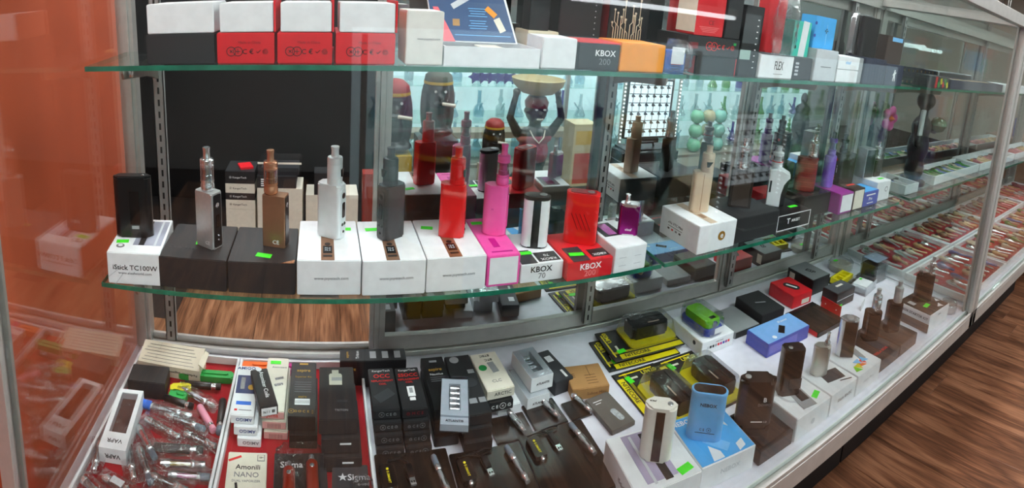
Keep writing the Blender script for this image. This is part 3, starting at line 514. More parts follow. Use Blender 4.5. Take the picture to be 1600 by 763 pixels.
part('frame', mboxes([(-.023, -.015, -.069, .069, 0, .028), (.015, .023, -.069, .069, 0, .028), (-.015, .015, -.069, -.034, 0, .028), (-.015, .015, .060, .069, 0, .028), (-.015, .015, -.034, .060, 0, .003)]), WHITE, o); part('inner_tray', mbox(.029, .093, .012), BLACKM, o, (0, .013, .003)); part('window', mbox(.031, .095, .0005), BLISTER, o, (0, .013, .0265))
txt(o, 'top', 'VAPR', .011, 0, -.052, INKK, 180, .02); txt(o, 'front', 'VAPR', .011, 0, .014, INKK, 180, .02)
penclear = mlathe([(.0062, .034), (.0062, .064)], 14, cap=False)
def pen(label, x0, y0, x1, y1, z, body, cap, bag=True, kind='clear', r=.0068, seed=0, group=None):
    """a clearomizer or battery lying flat, from (x0,y0) to (x1,y1)"""
    L = math.hypot(x1 - x0, y1 - y0); a = math.atan2(y1 - y0, x1 - x0)
    o = thing('vape_pen', label, 'vape pen', (x0, y0, z), math.degrees(a), group); rt = (0, R(90), 0); zz = (0, 0, r)
    if kind == 'clear':
        part('base_ring', mlathe([(r * .7, 0), (r * .7, L * .06), (r, L * .07), (r, L * .2), (r * .95, L * .22)], 14), STEEL, o, zz, rt)
        part('tank_tube', mlathe([(r * .95, L * .22), (r * .95, L * .68)], 14, cap=False), TANKG, o, zz, rt)
        part('core', mlathe([(r * .45, L * .2), (r * .45, L * .5), (r * .3, L * .52), (r * .3, L * .7)], 10), body, o, zz, rt)
        part('top_ring', mlathe([(r * .95, L * .68), (r, L * .69), (r, L * .75), (r * .7, L * .78)], 14), STEEL, o, zz, rt)
        part('mouth_cap', mlathe([(r * .7, L * .77), (r * .8, L * .79), (r * .8, L * .98), (r * .6, L)], 14), cap, o, zz, rt)
    else:
        part('battery_tube', mlathe([(r * .8, 0), (r, .002), (r, L * .72), (r * .9, L * .74)], 14), body, o, zz, rt)
        part('thread', mlathe([(r * .75, L * .74), (r * .75, L * .8), (r * .9, L * .81), (r * .9, L * .86)], 14), STEEL, o, zz, rt)
        part('end_cap', mlathe([(r * .92, L * .86), (r * .92, L * .99), (r * .6, L)], 14), cap, o, zz, rt)
    if bag: part('clear_bag', mpillow(L * 1.25, r * 4.6, r * 2.6, .5, seed), FILM, o, (L * .5, 0, -.0005))
    return o
PENS = [(-.258, .901, -.187, .905, BLACKP, BLACKP, 0, 'bat', 'black pen battery lying near the green plastic packs'), (-.263, .888, -.190, .852, STEEL, TANKG, 1, 'clear', 'bagged steel clearomizer beside the black pen battery'),
 (-.286, .858, -.228, .846, BLACKP, BLACKP, 0, 'bat', 'short black pen battery at the tip of the green pack'), (-.322, .834, -.225, .822, STEEL, STEEL, 1, 'clear', 'bagged steel clearomizer pointing from the blue cap to the pink tube'),
 (-.274, .818, -.196, .798, STEEL, GREYCAP, 1, 'clear', 'bagged clearomizer with a grey cap beside the pink tube'), (-.305, .800, -.235, .772, STEEL, STEEL, 1, 'clear', 'bagged bright steel clearomizer right of the VAPR box'),
 (-.217, .848, -.180, .797, mat('pale_pink_tube', (226, 150, 170), .4), mat('pale_pink_tube', (0, 0, 0)), 0, 'bat', 'pale pink pen tube lying loose on the red felt'), (-.177, .871, -.170, .794, GUN, GREYCAP, 0, 'bat', 'dark pen battery with a grey cap by the tray divider'),
 (-.229, .783, -.170, .765, STEEL, STEEL, 1, 'clear', 'bagged clearomizer whose tip meets the tray divider'), (-.272, .745, -.190, .755, GUN, BLACKP, 1, 'bat', 'bagged dark pen battery in the middle of the red tray'),
 (-.314, .781, -.263, .722, RED, GREYCAP, 1, 'clear', 'clearomizer with a red core and grey cap'), (-.322, .748, -.284, .676, STEEL, STEEL, 1, 'clear', 'bagged long steel clearomizer in front of the VAPR box'),
 (-.296, .736, -.256, .676, STEEL, GREYCAP, 1, 'clear', 'bagged clearomizer beside the long steel one in front of the VAPR box'), (-.252, .716, -.180, .727, mat('yellow_core', (225, 190, 30), .4), STEEL, 1, 'clear', 'bagged clearomizer with a yellow core'),
 (-.234, .698, -.168, .706, PINKP, GREYCAP, 1, 'clear', 'bagged clearomizer with a pink core and grey cap'), (-.262, .690, -.197, .676, STEEL, STEEL, 1, 'clear', 'bagged clearomizer just in front of the pink cored one'),
 (-.332, .666, -.272, .650, STEEL, STEEL, 1, 'clear', 'bagged clearomizer with a paper barcode at the near left'), (-.363, .730, -.351, .671, STEEL, STEEL, 1, 'clear', 'bagged clearomizer standing out at the left tray edge'),
 (-.362, .652, -.324, .632, STEEL, STEEL, 1, 'clear', 'nearest bagged clearomizer in the left corner of the tray'), (-.250, .662, -.188, .655, STEEL, GREYCAP, 1, 'clear', 'nearest bagged clearomizer by the tray divider')]
for i, (a, b_, c, d, m_, cp, bag, kd, lab) in enumerate(PENS): pen(lab, a, b_, c, d, ZF + .0008, m_, cp, bool(bag), kd, seed=i * 3.1, group='loose vape pens in the left tray')
part('barcode_paper', mbox(.022, .011, .0004), WHITE, bpy.data.objects['vape_pen.016'], (.028, 0, .0142))
part('cap', mlathe([(.0075, 0), (.008, .002), (.008, .02), (.006, .022)], 14), BBLUE, bpy.data.objects['vape_pen.003'], (-.003, 0, .0072), (0, R(90), 0), 'bright blue cap')
for (lab, x, y, w, m_, rz, zz) in (('green plastic pen pack along the back of the left tray', -.222, .932, .11, GREEN, 2, 0), ('orange plastic pen pack behind the AMIGO boxes', -.128, .968, .058, ORP, 0, 0), ('magenta plastic pen pack at the back of the middle tray', -.062, .968, .066, MAG, -3, 0), ('yellow plastic pen pack between black box and pen battery', -.262, .886, .040, YEL, 14, 0), ('yellow plastic tube standing beside the AMIGO boxes', -.1545, .8, 0, YEL, 0, 0), ('short green plastic pack by the short black battery', -.262, .8665, .034, GREEN, -8, 0)):
    if w:
        o = thing('pen_pack', lab, 'pen pack', (x, y, ZF), rz); part('shell', mrounded(w, .02, .013, .005, .002), m_, o); part('clip', mrounded(w * .5, .005, .003, .002), m_, o, (w * .15, 0, .0125)); part('plug', mbox(w * .08, .015, .010, .001), WHITE, o, (-w * .46, 0, .0015))
# --- middle tray: stacks
for i in range(3):
    b = box('coil_box', ('bottom', 'middle', 'top')[i] + ' white AMIGO box of the stack of three', -.151 + (2 - i) * .006, -.110 + (2 - i) * .006, .786 - (2 - i) * .004, .910 - (2 - i) * .004, ZF + i * .0185, .018, WHITE, 2, group=None)
    txt(b, 'front', 'AMIGO', .0085, .003, .009, mat('amigo_blue', (40, 60, 130), .5) if i else INKG, 180, .02)
txt(b, 'top', 'AMIGO', .0105, -.003, .054, mat('amigo_blue', (40, 60, 130), .5), 0, .02); panel(b, 'top', .002, .012, .038, .046, mat('amigo_navy', (30, 45, 95), .4)); panel(b, 'top', -.006, .014, .008, .03, STEEL, 'printed_coil', e=.0007); disc(b, 'top', .010, .004, .006, INKGO, h=.0018); panel(b, 'top', 0, -.034, .026, .008, BBLUE); panel(b, 'top', -.012, -.05, .005, .004, INKR, 'printed_flag'); panel(b, 'top', .004, -.05, .022, .0014, INKG, 'printed_line')
for i in range(3):
    b = box('coil_box', ('bottom', 'middle', 'top')[i] + ' white coil box of the stack with pink ends', -.100 + (2 - i) * .003, -.058 + (2 - i) * .003, .806 - (2 - i) * .004, .946 - (2 - i) * .004, ZF + i * .0165, .016, IVORY)
    panel(b, 'front', 0, .008, .04, .013, mat('pale_pink_card', (230, 170, 165), .5)); txt(b, 'front', 'Joma' if i == 2 else '|||||||||', .010, .0, .008, INKR if i == 2 else INKK).location.y -= .0005
sticker(b, 'top', -.004, .055, 0, .02, .009); txt(b, 'top', 'Atomizers', .0065, .004, .042, INKG); panel(b, 'top', .006, .012, .016, .006, STEEL, 'printed_coil', 20); panel(b, 'top', .006, -.004, .016, .006, STEEL, 'printed_coil', 20)
b = box('coil_box', 'slanted black Atomizer Coils box lying on the white stacks', -.112, -.080, .783, .878, ZF + .0575, .019, BLACKM, 17); txt(b, 'top', 'Atomizer Coils', .0105, .002, .006, INKW, -90, .01); panel(b, 'front', 0, .009, .026, .014, WHITE, 'white_label'); txt(b, 'front', 'N11 ▦', .007, 0, .009, INKK).location.y -= .0006; disc(b, 'top', 0, .045, .005, WHITE)
for i in range(2):
    b = box('coil_box', ('bottom', 'top')[i] + ' black aspire box beside the large black stack', -.0525 + .003 * (1 - i), -.0045 + .003 * (1 - i), .787 - (1 - i) * .006, .926 - (1 - i) * .006, ZF + i * .0285, .028, BLACK)
txt(b, 'top', 'aspire', .0105, 0, .045, INKGO, bold=.02); panel(b, 'top', 0, .063, .016, .004, INKGO, 'hang_slot'); txt(b, 'top', 'Superior Kit', .006, .0, .028, INKGO)
for k_ in range(5): panel(b, 'top', 0, .014 - k_ * .006, .03, .0011, INKG, 'printed_line')
panel(b, 'top', 0, -.034, .026, .014, WHITE, 'barcode_label'); txt(b, 'top', 'aspire', .006, 0, -.022, INKGO); txt(b, 'top', '||||||||||||', .008, 0, -.034, INKK).location.z += .0005
for i, ch in enumerate(('⊗', '♲', 'O', 'C', 'E', '▯')): txt(b, 'top', ch, .007, -.018 + i * .0072, -.056, INKGO)
for i in range(3):
    b = box('coil_box', ('bottom', 'middle', 'top')[i] + ' large black box of the stack with a tank picture', .0 + .004 * (2 - i), .062 + .004 * (2 - i), .750 - (2 - i) * .007, .876 - (2 - i) * .007, ZF + i * .0285, .028, BLACKM)
    if i < 2: panel(b, 'front', .008, .018, .018, .003, WHITE, 'printed_line')
loc, rot = face(b, 'top', -.002, .016, .0003)
part('printed_tank', mprism([(-.011, 0), (.011, 0), (.0115, .024), (.009, .028), (.006, .028), (.006, .037), (-.006, .037), (-.006, .028), (-.009, .028), (-.0115, .024)], .0004, smooth=None), mat('print_tank', (190, 186, 170), .35), b, loc, rot); panel(b, 'top', 0, .03, .018, .008, GREY, 'printed_band', e=.0008); panel(b, 'top', .008, -.022, .018, .006, CHAR); txt(b, 'top', 'TRITON', .006, .006, -.042, GREY)
b = box('coil_box', 'long black aspire Triton box lying along the back sill', .040, .170, .930, .968, ZD0, .058, BLACK, -2); txt(b, 'top', 'aspire', .008, -.05, .0, INKGO, 90); txt(b, 'top', 'Triton', .009, -.03, 0, INKW, 90); txt(b, 'front', 'aspire', .010, -.045, .04, INKGO)
for i in range(3): panel(b, 'top', .0 + i * .024, 0, .012, .020, GREY, 'printed_coil')
for i in range(4):
    s = 3 - i
    b = box('coil_box', ('lowest', 'second lowest', 'second highest', 'highest')[i] + ' black OCC coil box in its stack', .0905 - .001 + s * .002, .1365 + s * .002, .785 - s * .007, .890 - s * .007, ZD0 + i * .0185, .018, BLACKM)
    if i < 3: txt(b, 'front', '⊗ C E ♲', .007, .002, .009, INKG)
txt(b, 'top', 'KangerTech', .0068, 0, .044, INKW); txt(b, 'top', 'OCC', .0135, 0, .030, INKR, bold=.03); txt(b, 'top', 'REPLACEMENT', .006, 0, .018, INKR, bold=.02); txt(b, 'top', 'COIL', .006, 0, .010, INKR, bold=.02); panel(b, 'top', 0, -.018, .034, .02, CHAR, 'printed_picture', 35); txt(b, 'front', '⊗ C E ♲', .007, .002, .009, INKG)
for i in range(4):
    s = 3 - i
    b = box('coil_box', ('lowest', 'second lowest', 'second highest', 'highest')[i] + ' black SSOCC coil box in its stack', .1385 + s * .002, .183 + s * .002, .783 - s * .007, .888 - s * .007, ZD0 + i * .0185, .018, BLACKM)
    if i < 3: txt(b, 'front', '♲ C E ⊗', .007, .0, .009, INKG)
txt(b, 'top', 'KangerTech', .0066, 0, .044, INKW); txt(b, 'top', 'SSOCC', .0115, 0, .031, INKR, bold=.03); txt(b, 'top', 'REPLACEMENT', .0058, 0, .020, INKR, bold=.02); txt(b, 'top', 'COIL', .0058, 0, .013, INKR, bold=.02)
panel(b, 'top', 0, -.010, .013, .024, INKW, 'printed_coil'); panel(b, 'top', 0, -.008, .006, .012, GREY, 'printed_coil', e=.0007); panel(b, 'top', 0, -.028, .010, .007, INKW, 'printed_coil'); txt(b, 'front', '♲ M C E', .008, .0, .009, DRED)
for i in range(3):
    b = box('coil_box', ('bottom', 'middle', 'top')[i] + ' black aspire Nautilus box behind the clear coil case', .1945, .2385, .785 - (2 - i) * .005, .924 - (2 - i) * .005, ZD0 + i * .0215, .021, BLACK)
txt(b, 'top', 'aspire', .0105, 0, .033, INKGO, bold=.02); txt(b, 'top', 'Nautilus', .0075, 0, .020, INKW); panel(b, 'top', 0, .056, .014, .005, GREY, 'hang_slot')
for k_ in range(3): panel(b, 'top', 0, .012 - k_ * .005, .026, .0011, INKG, 'printed_line')
for i in range(3):
    b = box('coil_box', ('bottom', 'middle', 'top')[i] + ' black box with grey squares under the clear coil case', .2415, .2925, .766 - (2 - i) * .006, .925 - (2 - i) * .006, ZD0 + i * .0205, .020, BLACKM)
disc(b, 'top', -.008, .066, .009, GREY); disc(b, 'top', .008, .0, .012, CHAR); panel(b, 'top', 0, -.045, .014, .012, GREY, 'code_square'); panel(b, 'top', .017, -.045, .012, .012, GREY, 'code_square'); panel(b, 'top', .016, .030, .012, .010, GREY, 'printed_sign')
o = thing('coil_case', 'clear case of five steel coils on white card, tilted over black boxes', 'box', (.229, .786, ZD0 + .0655), -14); DIM[o.name] = (.048, .108, .018)
part('card', mboxes([(-.023, -.010, -.034, .052, 0, .014), (.010, .023, -.034, .052, 0, .014), (-.010, .010, .040, .052, 0, .014), (-.010, .010, -.034, -.022, 0, .014), (-.010, .010, -.022, .040, 0, .003), (-.023, .023, -.052, -.036, 0, .012)]), mat('pale_card', (206, 214, 224), .4), o)
for i in range(5): part('coil', mlathe([(.0035, 0), (.0052, .001), (.0052, .012), (.004, .013), (.004, .017)], 12), STEEL, o, (-.0085, -.015 + i * .0122, .009), (0, R(90), 0))
part('clear_shell', mboxes([(-.0245, .0245, -.0545, .0545, .0, .0185)]), BLISTER, o); part('lettering', mtext('ATLANTIS', .0065, .02), INKK, o, (0, -.044, .0125))
# arctic stack
b = box('coil_box', 'lowest white box leaning out under the ARCTIC box', .320, .366, .822, .925, ZD0, .019, WHITE, 4)
b = box('coil_box', 'black box with CE marks under the white ARCTIC box', .300, .348, .812, .912, ZD0 + .0195, .019, BLACK, 2); txt(b, 'front', 'C E ⊗ ♲', .009, 0, .010, INKW)
b = box('coil_box', 'ivory white ARCTIC BTC box with a green dot', .296, .351, .820, .926, ZD0 + .039, .020, IVORY, 3)
txt(b, 'top', 'BTBC', .0085, .0, .043, INKK, 180, .02); txt(b, 'top', 'BTC', .0085, .004, .030, INKK, 180, .02); panel(b, 'top', .006, .008, .013, .03, GREY, 'printed_coil', 6); disc(b, 'top', -.014, .010, .008, INKGR); txt(b, 'front', 'ARCTIC', .0095, .004, .010, INKK); txt(b, 'top', 'CLC', .01, 0, -.03, INKG)
for i, (dx, dy, lab) in enumerate(((-.010, -.012, 'lower white window box of steel coils'), (0, 0, 'upper white window box showing four steel coils'))):
    o = thing('coil_case', lab, 'box', (.408 + dx, .874 + dy, ZD0 + i * .0305), 6); DIM[o.name] = (.047, .085, .030)
    part('body', mboxes([(-.0235, -.011, -.0425, .0425, 0, .029), (.011, .0235, -.0425, .0425, 0, .029), (-.011, .011, .034, .0425, 0, .029), (-.011, .011, -.0425, -.026, 0, .029), (-.011, .011, -.026, .034, 0, .012)]), WHITE, o)
    for k_ in range(4): part('coil', mlathe([(.0035, 0), (.0055, .001), (.0055, .013), (.004, .014), (.004, .018)], 12), STEEL, o, (-.009, -.018 + k_ * .0145, .019), (0, R(90), 0))
    part('window', mbox(.0465, .0845, .0006), BLISTER, o, (0, 0, .0293)); txt(o, 'front', 'ATLANTIS', .0062, .002, .014, INKK, bold=.03)
b = box('coil_box', 'dark grey box with a white label right of the window boxes', .438, .482, .843, .940, ZD0, .030, CHAR, 9); panel(b, 'top', .006, .020, .014, .018, WHITE, 'white_label'); panel(b, 'top', .010, -.03, .005, .022, INKW, 'printed_line')
b = box('cardboard_box', 'small brown kraft cardboard box with printed lines', .478, .556, .812, .882, ZD0, .025, KRAFT, -9); INKB = mat('brown_ink', (110, 76, 44), .6); txt(b, 'top', 'E', .016, -.026, .004, INKB)
for k_ in range(6): panel(b, 'top', .008, -.022 + k_ * .008, .022, .0012, INKB, 'printed_line', 90 if k_ > 3 else 0)
txt(b, 'front', 'Subox Mini', .009, .012, .012, INKB)
b = box('accessory_card', 'grey card box with a bright silver oval window', .498, .553, .716, .808, ZD0, .010, mat('taupe_card', (98, 93, 88), .5), 6); loc, rot = face(b, 'top', .006, -.016, .0003); part('oval_window', mprism(rrect(.013, .032, .006), .0008), mat('silver_foil', (205, 210, 214), .25, .3, vary=.3, scale=160), b, loc, (0, 0, R(8))); panel(b, 'top', -.008, .030, .02, .0014, INKW, 'printed_line'); panel(b, 'top', -.010, .024, .012, .0014, INKW, 'printed_line')
# --- charger packs on black cards
CARD = mat('black_gloss_card', (26, 23, 22), .22)
def usb(o, x, y, a, z=.0085):
    part('usb_plug', mbox(.012, .026, .007, .0015, 2), BLACKP, o, (x, y, z), (0, 0, R(a))); part('usb_shell', mbox(.0095, .013, .0042, .0004), STEEL, o, (x + .019 * math.sin(R(a)), y - .019 * math.cos(R(a)), z + .0012), (0, 0, R(a)))
    part('usb_holes', mboxes([(-.003, -.001, -.003, 0, 0, .0003), (.001, .003, -.003, 0, 0, .0003)]), BLACKP, o, (x + .019 * math.sin(R(a)), y - .019 * math.cos(R(a)), z + .0055), (0, 0, R(a)))
def clearo(o, x, y, a, z=.0155, tip=GREYCAP, short=False):
    rt = (R(90), 0, R(a))
    e = [part('mouth_cap', mlathe([(.0042, 0), (.0048, .002), (.0048, .018), (.0042, .020)], 14), tip, o, (x, y, z), rt)] if not short else []
    e += [part('ring', mlathe([(.0055, .020), (.0055, .028), (.004, .030)], 14), STEEL, o, (x, y, z), rt), part('tank_tube', mlathe([(.005, .030), (.0062, .034), (.0062, .058), (.005, .062)], 14, cap=False), TANKG, o, (x, y, z), rt),
          part('core', mlathe([(.0035, .030), (.0035, .042), (.002, .044), (.002, .06)], 10), mat('white_ceramic', (225, 225, 225), .4), o, (x, y, z), rt), part('base_ring', mlathe([(.0056, .060), (.0056, .066), (.0042, .068), (.0042, .075)], 14), STEEL, o, (x, y, z), rt)]
def cable(o, pts, z=.011): part('cable', mtube([(x, y, z + .001 * math.sin(i)) for i, (x, y) in enumerate(pts)], .0013, 6), BLACKP, o)
for i, (cx, cy, w, d, rz, lab) in enumerate(((.1522, .682, .121, .168, 0, 'left black starter kit card with charger, plug and clearomizer'), (.2768, .676, .124, .152, 0, 'middle black starter kit card with looped charger cable'), (.4035, .690, .125, .150, 0, 'right black starter kit card beside the white boxed mod'))):
    o = thing('starter_kit', lab, 'starter kit', (cx, cy, ZD0), rz); DIM[o.name] = (w, d, .008)
    part('card', mbox(w, d, .008, .0015, 2), CARD, o)
    c = part('charger', mrounded(.023, .042, .008, .003, .0012), BLACKP, o, (-.043, .034, .0085), (0, 0, R(4)))
    part('lettering', mtext('● E-SMART', .0056, .01), INKY, c, (0, 0, .0083), (0, 0, R(-90))); part('charger_pin', mlathe([(.004, 0), (.004, .004), (.0025, .006)], 12), STEEL, c, (0, -.021, .004), (R(90), 0, 0))
    usb(o, -.008, .042, 6)
    if i == 0: cable(o, [(-.043, .056), (-.040, .066), (-.02, .068), (-.008, .06), (-.008, .055)])
    else: cable(o, [(-.043, .056), (-.05, .062), (-.02, .066), (.0, .072), (.012, .070), (.008, .064), (-.015, .060), (-.03, .064), (-.02, .068), (-.009, .055)])
    clearo(o, .034, .062, 8)
for i, (cx, cy, w, dd, rz, lab) in enumerate(((.336, .787, .070, .058, 2, 'left of the three short black clearomizer cards behind the kits'), (.408, .800, .066, .066, 4, 'middle of the three short black clearomizer cards behind the kits'), (.471, .793, .044, .046, 4, 'right of the three short black clearomizer cards behind the kits'))):
    o = thing('clearomizer_card', lab, 'starter kit', (cx, cy, ZD0), rz); part('card', mbox(w, dd, .006, .0012, 2), CARD, o, (0, 0, 0)); clearo(o, .004, .048, 10, .0125, short=True)
# --- front of the middle tray
b = box('product_box', 'cream box with black brush lettering at the near edge', -.142, -.078, .61, .758, ZF, .012, mat('parchment_card', (226, 222, 204), .5), 4); txt(b, 'top', 'Amonili', .0125, .002, .044, INKK, bold=.02); txt(b, 'top', 'NANO', .013, 0, .030, INKG); txt(b, 'top', 'DUAL VAPORIZER', .0055, 0, .019, INKG); panel(b, 'top', -.012, -.004, .004, .04, INKK, 'brush_stroke', 10); panel(b, 'top', .002, .004, .02, .0016, INKK, 'brush_stroke', 8); panel(b, 'top', .022, .062, .012, .012, INKG, 'age_mark'); panel(b, 'top', .022, .062, .010, .010, mat('parchment_card', (0, 0, 0)), 'age_mark', e=.0007); txt(b, 'top', '18+', .005, .022, .062, INKK).location.z += .0008; panel(b, 'top', -.02, .060, .022, .004, INKR, 'brush_stroke', 25)
o = thing('blister_pack', 'clear blister pack holding two red vape pens', 'blister pack', (-.026, .686, ZF), 3); DIM[o.name] = (.084, .17, .04)
part('backing_card', mbox(.084, .165, .004), CHAR, o); part('blister', mrounded(.078, .15, .034, .012, .006), BLISTER, o, (0, -.004, .004))
for x, s in ((-.018, 0), (.018, 1)):
    part('pen_battery', mlathe([(.008, 0), (.0095, .002), (.0095, .09), (.008, .092)], 18), mat('red_orange_metal', (205, 52, 24), .3, .5), o, (x, .038 + s * .012, .018), (R(90), 0, 0)); part('pen_thread', mlathe([(.0055, 0), (.0065, .001), (.0065, .005), (.0045, .007), (.0045, .013)], 14), STEEL, o, (x, .037 + s * .012, .018), (R(-90), 0, 0)); part('pen_button', mlathe([(.0036, 0), (.0036, .0016), (.003, .002)], 14), STEEL, o, (x, .024 + s * .012, .027))
part('lettering', mtext('Sigma', .016, .02), INKW, o, (-.014, .06, .0045))
o = box('blister_card', 'black Sigma card with silver lettering', .020, .078, .605, .742, ZF, .010, CHAR, -1, 'blister pack'); txt(o, 'top', '★Sigma', .0155, .006, .044, mat('silver_ink', (205, 205, 208), .35), bold=.02); txt(o, 'top', 'e-vod', .008, .02, .032, mat('silver_ink', (205, 205, 208), .35)); part('vape_pen', mlathe([(.005, 0), (.0065, .002), (.0065, .02), (.008, .022), (.008, .07)], 16), STEEL, o, (.018, .012, .018), (R(90), 0, 0)); part('blister', mrounded(.03, .1, .022, .01, .004), BLISTER, o, (.018, -.02, .0095))

# --- battery charger blister packs
def nite(label, x, y, z, rz, flat=False):
    o = thing('charger_pack', label, 'blister pack', (x, y, z), rz); DIM[o.name] = (.182, .106, .003)
    part('card', mbox(.182, .106, .003, .0006), mat('charger_card', (28, 28, 26), .35), o); panel(o, 'top', .008, -.043, .16, .015, YEL, 'yellow_band'); txt(o, 'top', 'NITECORE', .0135, -.03, -.043, INKK, bold=.03).location.z += .0006
    for k_ in range(3): panel(o, 'top', .0, -.030 + k_ * .0025, .17, .0007, INKY, 'printed_line')
    txt(o, 'top', 'UM20', .015, -.072, .028, INKY, 90, .03); panel(o, 'top', -.082, .0, .003, .08, YEL, 'yellow_band'); panel(o, 'top', -.066, -.012, .016, .005, IVORY, 'hang_slot', 90)
    part('yellow_insert', mrounded(.126, .078, .005, .010), YEL, o, (.024, .013, .0032)); 
    if not flat:
        c = part('charger', mprism(rrect(.096, .050, .008), .030, .005), BLACKP, o, (.024, .018, .0082)); part('charger_ridge', mbox(.085, .012, .004, .001), BLACKM, c, (0, .012, .0295)); part('charger_logo', mbox(.03, .003, .0004), GOLD, c, (.012, -.012, .0301)); part('charger_bay', mbox(.07, .014, .002), BLACK, c, (0, -.002, .0285))
        bm = bmesh.new(); lo = rrect(.130, .080, .010); hi = rrect(.110, .064, .010)
        A = [bm.verts.new((p[0], p[1], 0)) for p in lo]; B = [bm.verts.new((p[0], p[1], .042)) for p in hi]
        for i in range(len(A)): bm.faces.new((A[i], A[(i + 1) % len(A)], B[(i + 1) % len(A)], B[i]))
        bm.faces.new(B); part('blister', fin(bm, 30), BLISTER, o, (.024, .013, .0032))
    sticker(o, 'top', -.062, -.026, 10, .020, .012).location.z += .0008
    return o
nite('lower charger pack under the rearmost charger, yellow band in front', .678, .914, ZD0, -3, True)
nite('upper rearmost charger pack with its yellow band facing front', .700, .928, ZD0 + .0085, -3)
nite('charger pack turned sideways behind the blue NEBOX', .742, .762, ZD0, -90)
nite('charger pack turned sideways behind the white mod', .636, .764, ZD0, -90)

# --- right half of the deck: boxes and devices
b = box('product_box', 'white box with a lilac device print under the white mod', .452, .571, .545, .662, ZD0, .050, WHITE, -5); panel(b, 'top', -.006, .004, .056, .098, mat('print_lilac', (165, 155, 180), .35, scale=14, vary=.25)); panel(b, 'top', .004, .0, .014, .098, INKK, 'printed_stripe', e=.0006); panel(b, 'top', -.02, .0, .005, .098, LGREY, 'printed_stripe', e=.0006); sticker(b, 'top', .036, -.042, 12, .026, .014); disc(b, 'top', .03, .02, .010, LIME); txt(b, 'left', 'iStick', .012, .01, .025, INKG)
b = box('product_box', 'sky blue and white box under the blue NEBOX mod', .575, .689, .540, .652, ZD0, .046, WHITE, -6); panel(b, 'top', 0, 0, .109, .107, BLUE, 'blue_print'); txt(b, 'top', 'NEBOX', .014, -.034, .042, INKW, bold=.03).location.z += .0005
for pts in (((-.03, -.052), (-.008, -.052), (-.008, -.038), (-.022, -.02)), ((.024, -.052), (.040, -.046), (.042, -.030), (.026, -.036)), ((.024, .02), (.036, .022), (.038, .004))):
    loc, rot = face(b, 'top', 0, 0, .0005); part('white_shard_print', mprism(pts, .0003, smooth=None), WHITE, b, loc, rot)
panel(b, 'top', -.004, -.02, .02, .045, INKLB, 'printed_device', 40, e=.0006); txt(b, 'front', 'NEBOX', .012, .004, .024, LGREY, bold=.01)
b = box('product_box', 'low dark box under the black mod with a silver logo', .692, .782, .530, .628, ZD0, .030, BLACK); panel(b, 'top', 0, .0, .08, .085, SCREEN, 'lid_window'); txt(b, 'top', 'DOVPO', .009, .02, .03, GREY)
b = box('product_box', 'white BASIC box under the black octagonal mod', .785, .890, .528, .622, ZD0, .050, WHITE); txt(b, 'top', 'BASIC', .0125, .012, .028, INKGR, bold=.02); disc(b, 'top', -.008, .012, .028, LGREY, 'printed_ring'); disc(b, 'top', -.008, .012, .022, WHITE, 'printed_ring', .0012); panel(b, 'top', .0, -.012, .034, .055, GREY, 'printed_device', -10, e=.0008); panel(b, 'top', .004, -.006, .02, .03, BLACKP, 'printed_screen', -10, e=.0012); sticker(b, 'top', .032, -.022, 22, .024, .012); disc(b, 'front', .0, .022, .006, LGREY)
b = box('product_box', 'white iStick box under the silver mod with a mouthpiece', .8915, .985, .528, .620, ZD0, .050, WHITE); txt(b, 'front', 'iStick BASIC', .010, .006, .025, INKG); panel(b, 'top', .008, -.004, .05, .034, CHAR, 'printed_device', -12); panel(b, 'top', .022, -.032, .03, .0025, INKK, 'printed_line', -20)
b = box('product_box', 'white box with rainbow triangles under the silver rimmed mod', .987, 1.085, .528, .620, ZD0, .050, WHITE); txt(b, 'front', 'iStick Pico', .010, .0, .025, LGREY)
for i, (m_, u0) in enumerate(((INKR, .006), (ORP, -.006), (YEL, -.018), (LIME, -.030), (INKLB, -.006), (INKLB, .012))):
    loc, rot = face(b, 'top', u0, -.034 + (.014 if i > 3 else 0) + (3 - i) * .003 * (i < 4), .0003); part('printed_triangle', mprism([(-.008, 0), (.012, -.004), (.002, .016)] if i % 2 else [(-.010, .012), (.010, .014), (.004, -.004)], .0003 + i * .0001, smooth=None), m_, b, loc, rot)
panel(b, 'top', .022, .005, .018, .04, GREY, 'printed_device', -15)
b = box('product_box', 'dark box with red lettering and a red corner', 1.100, 1.196, .538, .655, ZD0, .032, BLACK); txt(b, 'top', 'TESLA BOX', .011, -.008, -.035, INKR); panel(b, 'top', .018, -.01, .05, .05, CHAR); 
loc, rot = face(b, 'top', -.03, .03, .0003); part('red_corner', mprism([(-.014, .02), (.022, .01), (-.014, -.012)], .0004, smooth=None), INKR, b, loc, rot)
b = box('product_box', 'dark patterned box in front of the white floor gap', 1.198, 1.290, .538, .640, ZD0, .033, mat('dark_pattern', (32, 27, 25), .4, vary=.4, scale=70)); 
b = box('product_box', 'black and white NEBOX STARTER KIT box', 1.362, 1.478, .536, .648, ZD0, .052, WHITE, -3); panel(b, 'top', 0, 0, .110, .106, BLACK, 'black_lid_print'); sticker(b, 'top', -.012, -.016, 8, .026, .013).location.z += .0005; panel(b, 'top', -.035, .02, .016, .022, LGREY, e=.0006); txt(b, 'left', 'NEBOX STARTER KIT', .0105, .0, .038, INKK, bold=.01); panel(b, 'left', 0, .013, .110, .025, CHAR, 'dark_band')
for pts in (((.01, -.04), (.03, -.05), (.032, -.03)), ((.036, -.02), (.05, -.026), (.048, -.008)), ((.02, .02), (.034, .03), (.036, .012))):
    loc, rot = face(b, 'top', 0, 0, .0005); part('white_shard_print', mprism(pts, .0003, smooth=None), WHITE, b, loc, rot)
txt(b, 'front', 'iStick', .008, .0, .04, INKG)

